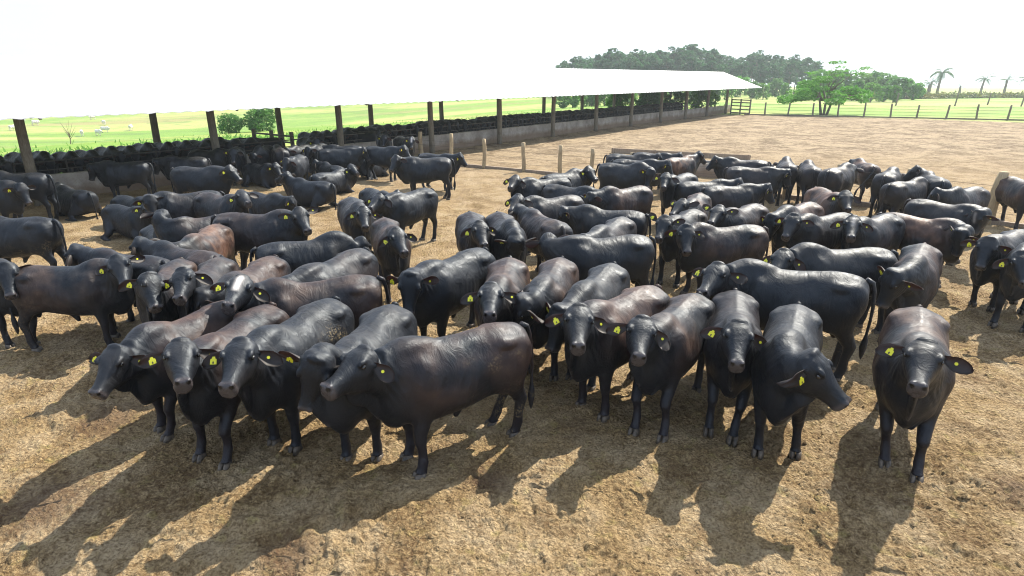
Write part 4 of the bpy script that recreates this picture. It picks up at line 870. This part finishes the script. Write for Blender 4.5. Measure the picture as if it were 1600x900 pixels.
LABELS = {
    1: 'reddish-backed black bull at the left end of the front row, head turned left',
    2: 'black bull facing the camera second from the left in the front row, brownish back',
    3: 'black bull with blue-grey shiny rump and mud flecked flank, third from left in front row',
    4: 'black bull mostly hidden behind the big side-on front bull, its head low at the left',
    5: 'big black bull standing side-on in front of the herd, nearest left-centre, head left',
    6: 'grey-brown bull facing the camera right behind the rump of the big side-on front bull',
    7: 'black bull standing clear behind the hidden front bull, looking at the camera',
    8: 'black bull with narrow back and lowered head, right of the grey-brown bull with ginger poll',
    9: 'blue-grey backed bull with its head lowered, fourth from left in the right front group',
    10: 'brown-saddled black bull facing the camera, left of the bull with the palest muzzle',
    11: 'black bull with pale muzzle facing the camera near the middle of the front row',
    12: 'black bull facing straight at the camera beside the bull whose head turns right',
    13: 'black bull of the front row with its head turned sharply to the right',
    14: 'lone black bull walking toward the camera at the right front, ears spread wide',
    15: 'long black bull standing side-on behind the front row, head to the left under its ears',
    16: 'black bull standing side-on just behind the long side-on bull, facing left',
    17: 'black bull with lowered head between the side-on pair and the lone walking bull',
    18: 'red-brown backed bull with big dark hump, facing down right, on the right of the herd',
    19: 'black bull with a pale spot on its poll, ears wide, below the leaning fence post',
    20: 'black bull with forelegs splayed near the right edge, yellow tag in its left-hand ear',
    21: 'black bull cut by the right edge, standing in front of the splay-legged bull',
    22: 'dark brown bull at the right edge beside the leaning fence post',
    23: 'black bull turned away left of the leaning fence post, only its back showing',
    24: 'leftmost black bull of the row seen from behind drinking at the pen fence',
    25: 'second black bull from the left in the row seen from behind at the pen fence',
    26: 'third black bull in the row seen from behind, standing half turned to the right',
    27: 'brownish bull seen from behind at the pen fence, swinging its tail to the left',
    28: 'black bull seen from behind, right of the brownish tail-swinging one',
    29: 'broad black rump in front of the right end of the row at the pen fence',
    30: 'black bull turning its head back left at the right end of the fence row',
    31: 'tan-brown backed bull with a black head facing the camera, in front of the tail-swinging bull',
    32: 'grey bull with brown rump, head hidden behind the pair of staring bulls on the right',
    33: 'left bull of the pair staring at the camera on the right of the herd',
    34: 'right bull of the staring pair, pale streak down its face and nose grey',
    35: 'black bull with its tail out to the left, standing below the board barrier',
    36: 'black bull side-on just behind the bull with its tail out, facing right',
    37: 'farthest black bull on the left under the board barrier, back only',
    371: 'small dark back between the farthest bull and the rust-shouldered bull by the barrier',
    38: 'rust-shouldered black bull by the board barrier looking away to the right',
    40: 'black bull facing the camera below the rust-shouldered one, small pale nose',
    41: 'large grey-black bull with brown-tinted rump in mid-herd, head hidden to the left',
    42: 'black bull with its head pushed into the herd, behind the large brown-tinted rump',
    43: 'black bull with ears spread, leftmost of the far centre group, facing the camera',
    431: 'black bull facing right with its head showing behind the spread-eared bull',
    44: 'black bull with pale eyebrow patch looking down left, left edge of the centre group',
    45: 'black bull seen from behind in the centre group, back sloping up to its hump',
    46: 'black bull side-on in mid-herd, long level back behind the small grey bull',
    47: 'small grey-backed bull squeezed between two side-on bulls in mid-herd',
    48: 'large black bull side-on in the centre, brown poll and ears back, facing left',
    49: 'black bull with its head hanging straight down, right of the far left frontal one',
    50: 'black bull facing the camera at the left side of the centre group, head slightly right',
    51: 'black bull with pinkish ears raised, facing the camera from mid-herd',
    52: 'brown-rumped bull with one pale ear up, behind the pink-eared bull',
    53: 'small grey-backed bull with pale ear tip up, looking left, behind the long frontal-headed bull',
    54: 'black bull with a fold in its hide facing right, below the water trough',
    55: 'small black bull back right beside the water trough',
    56: 'black bull at the right end of the board barrier with its head away left',
    57: 'grey-backed black bull just below the one at the barrier end, facing right',
    60: 'big black bull side-on in mid-herd turning its face to the camera',
    61: 'large black bull side-on at the left edge, face turned to the camera',
    63: 'black bull at the far left edge with only head and neck in view',
    64: 'black bull standing tail toward the herd at the left edge, head out of frame',
    65: 'grey-faced black bull at the left edge in the shed shade, looking right',
    66: 'dark bull side-on at the left edge in front of the first roof post',
    67: 'dark bull lying in the shed shade left of the feeding one',
    68: 'dark bull standing in the roof shade at the trough, head lowered left',
    69: 'grey-black bull side-on facing right at the edge of the roof shade',
    70: 'black bull lying on the straw facing the camera, yellow tag beside its face',
    701: 'black bull lying just behind the reclining one with the yellow tag',
    71: 'black bull standing behind the reclining tagged bull, broad bare flank',
    72: 'brownish necked bull looking right over the broad-flanked standing bull',
    73: 'black bull stretched out on the straw with a hind leg forward',
    74: 'black bull side-on at left-centre, one pale ear lit by the sun, facing right',
    75: 'black bull with rusty poll below the broad-flanked bull, facing left',
    751: 'orange-brown backed bull half hidden left of the side-on sunlit-eared bull',
    76: 'dark bull lying low left of the orange-brown back',
    77: 'black bull lying down with its head to the left, left of the lone standing bull',
    78: 'black bull lying down with its head raised to the right in mid-yard',
    79: 'small dark bull lying farthest back behind the two reclining bulls',
    80: 'black bull standing side-on alone by the first pen fence post, facing left',
    801: 'black bull behind the lone side-on one, only its head showing at the tail',
    81: 'black bull facing the camera in the open centre, paired with a side-on one',
    82: 'black bull side-on in the open centre facing left, rump toward the sun',
    821: 'black bull lying behind the facing pair in the open centre',
    83: 'black bull facing the camera between the left group and the centre group',
    84: 'black bull side-on with its head lowered right, above the white-blazed bull',
    85: 'grey-backed bull with its head hidden behind the white-blazed bull',
    86: 'black bull with a white blaze on its forehead and muddy rump, left of centre',
    87: 'brown-backed bull wedged behind the white-blazed bull at left',
    88: 'black bull with drooling mouth facing the camera, right of a close-packed tagged face',
    89: 'black bull with its face low between the large left-edge bull and the drooling one',
    90: 'black bull side-on behind the large left-edge bull, facing left',
    91: 'grey bull side-on with pale poll at left, behind the close-packed faces',
    94: 'dark bull facing the camera under the roof, left of the cross fence',
    95: 'dark bull seen from behind under the roof beside the frontal one',
    96: 'dark bull under the roof with its head toward the grey side-on bull',
    97: 'dark bull in the roof shade just left of the cross fence post',
    98: 'dark bull side-on in the roof shade right of the cross fence',
    99: 'dark bull standing at the trough side behind the resting ones, between two roof posts',
    100: 'dark bull lying in the roof shade with its head to the right',
    101: 'dark bull with a white speckled face beside the corner fence post',
    102: 'dark bull facing out from the roof shade, left of the speckled face',
    103: 'dark bull with its head in the trough beside the second roof post',
    104: 'dark bull at the end of the cross fence, partly behind the rails',
    110: 'dark bull in the shade facing out, right of the bull seen from behind',
    111: 'dark bull side-on facing right behind the resting pair in the roof shade',
    112: 'dark bull side-on at the trough behind the grey-black one at the shade edge',
    113: 'dark bull with lowered head between the first two roof posts, at the trough wall',
    114: 'dark bull facing right just left of the white speckled face',
    115: 'dark bull beside the cross fence post, facing out to the right',
    116: 'dark bull side-on facing left deep in the roof shade near the trough',
    117: 'dark bull lying down in the shade in front of the standing frontal one'}
for b in BULLS:
    d_ = math.hypot(b['x'], b['y'])
    T = T_LIE if b['k'] == 'l' else (T_NEAR if d_ < 10 else (T_MID if d_ < 16 else T_FAR))
    o = build_bull(b, T); tag(o, LABELS[b['id']], 'bull', 'black bulls loose in the crowded yard')

# the packed row eating at the trough: four poses, copied along the trough
row = []
for i in range(4):
    b = dict(id=900+i, x=0, y=0, ang=0, s=1., nk=[[0, 30, 0, 10], [10, 22, 8, 10], [-12, 34, -6, 12], [6, 12, 0, 8]][i], br=[.0, .1, 0, .2][i], mud=0, k='s', tags=0, hump=[.02, .04, 0, .03][i])
    row.append(build_bull(b, T_ROW, True))
hdg = math.atan2(SN[1], SN[0]); k = 0; t = -33.; first = [True]*4
while t < 40.5:
    t += .70*rng.uniform(.92, 1.1)
    if -9.0 < t < -6.6: continue
    i = int(rng.integers(4)); o = row[i]
    if not first[i]: o = row[i].copy(); C.objects.link(o)
    first[i] = False
    x, y, _ = shed(t, 2.75+rng.uniform(-.12, .12)); o.location = (x, y, 0); o.rotation_euler = (0, 0, hdg+rng.uniform(-.12, .12)); o.scale = (rng.uniform(.96, 1.07),)*3
    o.color = (rng.choice([0, 0, 0, .3]), 0, 0, 1)
    tag(o, 'black bull packed in the long row eating at the trough under the roof', 'bull', 'bulls feeding shoulder to shoulder at the trough')
# white cattle grazing far off
COWS = [(-129.2, 160.5), (-135.8, 177.3), (-98.0, 141.0), (-98.4, 149.9), (-94.2, 153.4), (-112.1, 170.9), (-129.7, 192.9), (-153.0, 198.6), (-100.4, 173.8), (-94.8, 141.9), (-152.6, 194.2)]
wc = build_bull(dict(id=950, x=0, y=0, ang=0, s=1, nk=(10, 50, 0, 20), br=0, mud=0, k='s', tags=0, white=1), T_ROW, True)
for i, (x, y) in enumerate(COWS):
    o = wc if i == 0 else wc.copy()
    if i: C.objects.link(o)
    o.name = 'grazing_cow'; o.location = (x, y, float(gz(x, y))); o.rotation_euler = (0, 0, rng.uniform(0, 6.28)); tag(o, 'tiny white cow grazing far off in the pasture beyond the shed', 'cow', 'white cattle grazing in the far pasture')

# ---------------------------------------------------------------- vegetation
def leaves(centres, radii, n, size, seed, flat=.6, fill=.55):
    """leaf clumps spread through a set of ellipsoids, denser towards their skins"""
    r = np.random.default_rng(seed); w_ = np.array([a*b*c for a, b, c in radii]); w_ = w_/w_.sum(); V = []; F = []
    ks = r.choice(len(centres), n, p=w_)
    for k in ks:
        d_ = r.normal(size=3); d_ /= np.linalg.norm(d_); q = np.array(centres[k])+d_*np.array(radii[k])*(fill+(1-fill)*r.uniform())*r.uniform(.85, 1.12)
        a = r.normal(size=3); a /= np.linalg.norm(a); b = np.cross(a, r.normal(size=3)); b /= np.linalg.norm(b)+1e-9; a[2] *= flat
        s = size*r.uniform(.6, 1.4); o = len(V)
        V += [q-a*s*.5-b*s*.3, q+a*s*.1-b*s*.45, q+a*s*.6, q+a*s*.1+b*s*.45]; F.append((o, o+1, o+2, o+3))
    return np.array(V), F
def limb(p, q, r0, r1, n=6, bend=0.):
    p, q = np.array(p, float), np.array(q, float); rings = []
    for i in range(5):
        u = i/4; c = p*(1-u)+q*u; c = c+np.array([0, 0, bend*math.sin(u*PI)])
        a = np.linspace(0, 2*PI, n, endpoint=False); t = q-p; t /= np.linalg.norm(t); h = np.cross(t, [0.1, 1, 0.05]); h /= np.linalg.norm(h); k = np.cross(t, h)
        rr = r0+(r1-r0)*u; rings.append(c+np.outer(np.cos(a), h)*rr+np.outer(np.sin(a), k)*rr)
    return _ring_mesh(rings)
def tree_shape(seed, H, W, base=.35, nc=9, n=1500, leaf=.55, trunk=.22, flatc=.55, qr=(.15, .27)):
    r = np.random.default_rng(seed); cs = []; rs = []; br = [limb((0, 0, -.3), (r.uniform(-.3, .3), r.uniform(-.3, .3), H*.72), trunk, trunk*.4, 8)]
    for k in range(nc):
        u = (k+.5)/nc; z = H*(base+(1-base)*.88*u); rad = W*.5*math.sin(PI*(.18+.72*u))**.7
        a = k*2.4+r.uniform(-.5, .5); d_ = rad*r.uniform(.25, .75)
        c = (math.cos(a)*d_, math.sin(a)*d_, z); cs.append(c); q = W*r.uniform(*qr); rs.append((q, q, q*flatc*r.uniform(.8, 1.3)))
        br.append(limb((0, 0, z*.72), c, trunk*.35, trunk*.12, 5, .2))
    v, f = leaves(cs, rs, n, leaf, seed+1); return (v, f), join(br)
def plant_tree(name, shapes, x, y, h, m, label, cat, group, rz=0., s=None):
    """shapes: (crown mesh, trunk mesh, height) shared between copies"""
    cr, tk, H = shapes; s = s or h/H
    e_ = empty(name, (x, y, float(gz(x, y))), rz); e_.scale = (s*1.0, s*1.0, s); tag(e_, label, cat, group)
    a = bpy.data.objects.new('crown', cr); C.objects.link(a); a.parent = e_; b = bpy.data.objects.new('trunk', tk); C.objects.link(b); b.parent = e_
    return e_
def shape_meshes(name, lv, tk, ml, mt):
    a = bpy.data.meshes.new(name+'_crown'); a.from_pydata(lv[0].tolist(), [], lv[1]); a.materials.append(ml)
    b = bpy.data.meshes.new(name+'_trunk'); b.from_pydata(tk[0].tolist(), [], tk[1]); b.materials.append(mt); b.shade_smooth(); return a, b
FOREST = [(13.8, 201.8, 9.1), (17.0, 200.1, 11.1), (19.5, 200.9, 11.5), (21.8, 203.7, 12.3), (25.2, 206.0, 12.4), (28.2, 202.4, 12.7), (30.4, 202.5, 13.7), (33.4, 202.6, 13.7), (36.5, 206.0, 13.9), (37.7, 199.4, 13.4), (39.8, 200.1, 13.5), (43.6, 201.5, 13.0), (46.6, 207.9, 12.9), (49.4, 209.0, 13.3), (52.7, 208.8, 14.4), (55.6, 209.5, 15.6), (56.9, 203.7, 14.8), (59.5, 207.4, 14.4), (61.8, 202.3, 14.1), (64.9, 206.4, 14.8), (68.0, 208.0, 12.1), (72.0, 210.1, 12.3), (72.0, 201.0, 11.5), (76.1, 206.3, 12.3), (79.7, 208.5, 14.1), (78.5, 200.0, 12.1), (84.7, 209.3, 12.3), (85.8, 204.9, 11.5), (90.4, 207.5, 13.0), (92.4, 207.5, 13.0), (93.7, 203.4, 11.2), (98.2, 207.0, 10.1), (16.0, 221.4, 9.6), (18.4, 224.8, 10.6), (22.2, 223.7, 12.8), (24.5, 221.5, 12.2), (27.3, 223.6, 12.3), (30.1, 223.2, 13.4), (32.7, 220.1, 13.2), (37.2, 225.8, 13.8), (40.7, 229.1, 14.2), (43.3, 228.8, 15.1), (44.5, 223.1, 14.8), (47.6, 222.8, 13.7), (49.9, 220.3, 13.5), (54.1, 227.5, 14.6), (56.0, 225.2, 14.6), (59.1, 223.0, 15.8), (62.1, 221.9, 15.8), (64.3, 223.1, 14.7), (69.7, 230.2, 15.4), (71.5, 227.0, 14.5), (73.6, 220.7, 12.2), (76.0, 219.6, 11.7), (80.6, 228.2, 11.8), (80.6, 219.1, 13.7), (87.0, 229.2, 14.5), (88.6, 223.9, 12.3), (91.0, 222.7, 12.2), (95.0, 224.9, 12.1), (95.6, 220.9, 12.8), (101.4, 225.8, 12.0), (101.5, 223.1, 11.9), (107.2, 225.7, 10.1), (14.4, 192.2, 8.2), (16.9, 192.0, 9.5), (20.1, 191.4, 9.9), (22.0, 184.3, 10.4), (26.5, 191.7, 10.6), (28.3, 188.3, 10.6), (31.8, 194.4, 10.9), (34.5, 185.6, 11.9), (38.0, 188.8, 11.8), (41.0, 191.9, 11.5), (44.2, 191.9, 10.6), (47.0, 193.7, 11.2), (49.8, 190.7, 12.4), (52.3, 186.5, 12.0), (55.8, 191.4, 10.7), (57.9, 185.6, 12.0), (61.4, 186.4, 9.8), (66.4, 192.9, 9.5), (69.0, 192.0, 10.1), (71.6, 190.9, 10.4), (73.3, 188.0, 10.1), (76.3, 186.3, 9.7), (81.3, 194.2, 9.1), (81.5, 187.2, 10.3), (86.4, 189.8, 9.2), (91.2, 194.5, 8.5)]
SHRUBS = [(59.6, 165, 5.3), (57.0, 150, 4.2), (55.7, 140, 3.4), (68.7, 165, 5.0), (64.9, 150, 3.7), (83.3, 150, 6.0), (94.4, 165, 6.9), (88.7, 150, 5.6), (85.0, 140, 5.1), (93.4, 150, 4.7), (89.0, 140, 3.8), (71.2, 130, 4.5), (68.3, 120, 3.5), (73.7, 125, 3.3), (72.6, 120, 2.9), (48.0, 140, 3.2), (42.0, 130, 2.5), (39.4, 130, 2.3), (38.9, 135, 2.0), (36.8, 140, 2.1), (32.1, 135, 1.8), (29.8, 140, 1.8), (24.4, 130, 1.9), (8.9, 110, 2.1), (10.8, 112, 2.1), (13.2, 118, 1.7), (14.6, 115, 1.6), (16.5, 112, 1.7), (19.2, 118, 1.2), (96.8, 150, 2.8), (75.0, 150, 6.6), (83.1, 160, 7.2), (72.0, 150, 6.3)]
PALMS = [(124.8, 185.7, 9.2), (156.0, 210.6, 7.2), (147.8, 190.0, 6.4), (155.8, 191.6, 6.9), (132.4, 187.1, 3.9), (122.1, 185.2, 5.7), (110.3, 167.8, 4.8)]
COWS = [(-129.2, 160.5), (-135.8, 177.3), (-98.0, 141.0), (-98.4, 149.9), (-94.2, 153.4), (-112.1, 170.9), (-129.7, 192.9), (-153.0, 198.6), (-100.4, 173.8), (-94.8, 141.9), (-152.6, 194.2)]
fshapes = []
for k in range(7):
    H = 13.; lv, tk = tree_shape(100+k, H, [6.5, 7.5, 5.5, 8.5, 6.0, 7.0, 4.5][k], [.42, .30, .5, .38, .25, .45, .55][k], [9, 11, 7, 12, 8, 9, 6][k], 1300, .62, qr=(.13, .27))
    fshapes.append((*shape_meshes('tall_tree', lv, tk, L_FAR, BARK), H))
for k, (x, y, h) in enumerate(FOREST):
    plant_tree('tall_tree', fshapes[k % 7], x, y, h*rng.uniform(.93, 1.08), L_FAR, 'tall dark green tree of the hazy wood beyond the white shed roof', 'tree', 'trees of the wood behind the shed', rng.uniform(0, 6.28))
sshapes = []
for k in range(5):
    H = 4.; lv, tk = tree_shape(200+k, H, [5., 4.2, 5.8, 4.5, 3.6][k], .12, 17, 1500, .34, .12, .85, (.08, .20))
    sshapes.append((*shape_meshes('leafy_shrub', lv, tk, L_MID if k % 2 else L_BRI, BARK), H))
for k, (x, y, h) in enumerate(SHRUBS):
    plant_tree('leafy_shrub', sshapes[k % 5], x, y, max(h, 3.2), L_MID, 'light green leafy shrub in the thicket between the wood and the pasture', 'shrub', 'shrubs of the thicket below the wood', rng.uniform(0, 6.28))
# the spreading bright tree at the far fence
def umbrella_tree(seed):
    r = np.random.default_rng(seed); cs = []; rs = []; br = []
    for k, (bx, bz) in enumerate([(0, 0), (.25, 0), (-.2, .1)]): br.append(limb((bx, bz, -.3), (bx*3, bz*3, 1.7), .17, .10, 8))
    for k in range(54):
        a, q = r.uniform(0, 6.28), math.sqrt(r.uniform())*4.9; z = 1.3+2.7*(1-(q/5.3)**2)*r.uniform(.15, 1)
        c = (math.cos(a)*q*(1.05 if math.cos(a) < 0 else .95), math.sin(a)*q*.8, z); h = r.uniform(.55, 1.15); cs.append(c); rs.append((h, h, h*.36)); br.append(limb((math.cos(a)*.5, math.sin(a)*.4, 1.5), c, .06, .018, 5, .25))
    v, f = leaves(cs, rs, 9500, .20, seed); o = len(v); cs2, rs2 = [], []
    for k in range(12):
        a, q = r.uniform(0, 6.28), r.uniform(.5, 4.2); c = (math.cos(a)*q+.8, math.sin(a)*q*.8, r.uniform(4.1, 5.5)); cs2.append(c); rs2.append((.7, .7, .16)); br.append(limb((math.cos(a)*.4, 0, 2.4), c, .05, .012, 4, .3))
    v2, f2 = leaves(cs2, rs2, 620, .17, seed+9); return join([(v, f), (v2, f2)]), join(br)
lv1 = umbrella_tree(301); a, b = shape_meshes('spreading_tree', lv1[0], lv1[1], L_BRI, BARK)
plant_tree('spreading_tree', (a, b, 5.3), 36.0, 72.2, 5.5, L_BRI, 'broad bright green spreading tree standing alone at the far wire fence', 'tree', None)
for k, (x, y, h, lab) in enumerate([(-23.5, 58.4, 2.3, 'larger round green bush in the pasture seen under the roof edge'), (-25.9, 56.6, 1.7, 'smaller round green bush left of the larger one in the pasture')]):
    lvb = tree_shape(320+k, 4., 6.2, .10, 12, 2600, .34, .12, .8); a, b = shape_meshes('round_bush', lvb[0], lvb[1], L_MID, BARK); plant_tree('round_bush', (a, b, 4.), x, y, h, L_MID, lab, 'bush', None, k)
for k, (x, y, h) in enumerate([(14.5, 66., 3.9), (17.5, 70., 4.2), (21.5, 72., 3.6), (11.0, 64., 3.0)]):
    plant_tree('leafy_shrub', sshapes[(k*2+1) % 5], x, y, h, L_BRI, 'bright green shrub right behind the row of feeding bulls under the roof', 'shrub', 'bright shrubs behind the shed', k)
# bare sapling
e_ = empty('bare_sapling', (-37., 51.6, float(gz(-37., 51.6)))); e_.scale = (.42,)*3; tag(e_, 'bare leafless sapling alone in the green pasture at the left', 'sapling')
P_ = [limb((0, 0, -.2), (.2, 0, 1.6), .10, .07)]
for k in range(9):
    a = k*2.3; P_.append(limb((.15, 0, .9+.12*k), (.15+math.cos(a)*(1.5-.06*k), math.sin(a)*1.2, 2.6+.25*k), .05, .015, 5))
mesh_obj('branches', *join(P_), BARK, parent=e_)
# palms
def palm(x, y, h, label, droop=1., nf=16, seed=0):
    r = np.random.default_rng(seed+50); e_ = empty('palm_tree', (x, y, float(gz(x, y)))); tag(e_, label, 'palm')
    rings = []; top = np.array([h*.06*r.uniform(-1, 1), 0, h*.70])
    for i in range(9):
        u = i/8; a = np.linspace(0, 2*PI, 10, endpoint=False); rr = .38-.14*u+.03*(i % 2)
        rings.append(np.stack([top[0]*u*u+np.cos(a)*rr, np.sin(a)*rr, np.full(10, top[2]*u)], 1))
    mesh_obj('trunk', *_ring_mesh(rings), BARK, parent=e_)
    for k in range(nf):
        az = 2*PI*k/nf+r.uniform(-.2, .2); el = r.uniform(-.1, 1.15); L = h*.46*r.uniform(.8, 1.15); V = []; F = []; p = top.copy(); step = L/11
        dirv = np.array([math.cos(az)*math.cos(el), math.sin(az)*math.cos(el), math.sin(el)]); side = np.array([-math.sin(az), math.cos(az), 0])
        for i in range(12):
            w_ = L*.14*math.sin(PI*min(1, (i+1.2)/12.5))**.6
            for sgn in (-1, 1):
                o = len(V); q = p+side*sgn*w_+np.array([0, 0, -w_*.75])+dirv*w_*.5
                V += [p-dirv*step*.45, p+dirv*step*.28, q+dirv*step*.12, q-dirv*step*.1]; F.append((o, o+1, o+2, o+3) if sgn > 0 else (o+3, o+2, o+1, o))
            p = p+dirv*step; dirv = dirv+np.array([0, 0, -.16*droop]); dirv /= np.linalg.norm(dirv)
        mesh_obj('frond', V, F, L_PALM, parent=e_, smooth=False)
plab = ['tallest palm with a full crown, left of the other palms on the skyline', 'broad flat crowned palm, second tall palm from the right', 'slim palm with an upswept crown, between the flat crowned palm and the frame edge', 'palm cut by the right frame edge on the skyline', 'short stumpy palm between the tallest palm and the flat crowned one', 'small leaning palm just left of the tallest palm', 'lowest palm peeping over the hedge beside the shrubs']
for k, (x, y, h) in enumerate(PALMS): palm(x, y, h, plab[k], [1.2, .9, .6, 1, .5, .7, .8][k], [18, 15, 10, 15, 5, 7, 8][k], k)
# hedge beyond the pasture, weeds behind the shed
pts = []; r = np.random.default_rng(5)
V = []; F = []
for k in range(15000):
    u = r.uniform()**.9; x, y = 80+u*110, 144+u*48; q = r.normal(size=3)*np.array([.9, .9, .55]); q[2] = abs(q[2])*.9*(.7+.6*vnoise(np.array([u*60.]), np.array([.5]), 4)[0]); s_ = .28*r.uniform(.6, 1.4)
    c_ = np.array([x, y, float(gz(x, y))])+q; a = r.normal(size=3); a /= np.linalg.norm(a); b = np.cross(a, r.normal(size=3)); b /= np.linalg.norm(b); o = len(V)
    V += [c_-a*s_, c_-b*s_*.8, c_+a*s_, c_+b*s_*.8]; F.append((o, o+1, o+2, o+3))
tag(mesh_obj('hedge', V, F, L_HEDGE, smooth=False), 'long low rust and green hedge crossing the pasture under the palms', 'hedge')
V = []; F = []
for k in range(26000):
    t = r.uniform(-34, 62); wv = 7.6+abs(r.normal())*7; x, y, _ = shed(t, wv)
    if vnoise(np.array([x*.35]), np.array([y*.35]), 31)[0] < .38: continue
    h = r.uniform(.05, .26)*(1.3 if t < 0 else .8); a = r.uniform(0, 6.28); w_ = h*.22; l = r.normal(size=2)*h*.4; z = float(gz(x, y)); o = len(V)
    V += [(x-math.cos(a)*w_, y-math.sin(a)*w_, z-.02), (x+math.cos(a)*w_, y+math.sin(a)*w_, z-.02), (x+l[0]+math.cos(a)*w_*.9, y+l[1]+math.sin(a)*w_*.9, z+h*.7), (x+l[0]*1.3, y+l[1]*1.3, z+h)]; F.append((o, o+1, o+2, o+3))
tag(mesh_obj('weeds', V, F, L_WEED, smooth=False), 'rough green weeds growing along the back of the shed', 'weeds', kind='stuff')
# small far pasture fence line seen between shed and thicket is left to the posts above

# ---------------------------------------------------------------- the hazy air
v, f = boxm(-2500, 2500, -400, 3600, -60, 40); hz = mesh_obj('haze', v, f, [], smooth=False); tag(hz, 'pale haze in the air over the pasture', 'haze', kind='stuff')
hm = bpy.data.materials.new('haze'); hm.use_nodes = True; nt_ = hm.node_tree
for n_ in list(nt_.nodes): nt_.nodes.remove(n_)
out_ = nt_.nodes.new('ShaderNodeOutputMaterial'); pv = nt_.nodes.new('ShaderNodeVolumePrincipled'); pv.inputs['Color'].default_value = (.86, .95, 1, 1); pv.inputs['Density'].default_value = .0006; pv.inputs['Anisotropy'].default_value = .3
nt_.links.new(pv.outputs[0], out_.inputs['Volume']); hz.data.materials.append(hm)
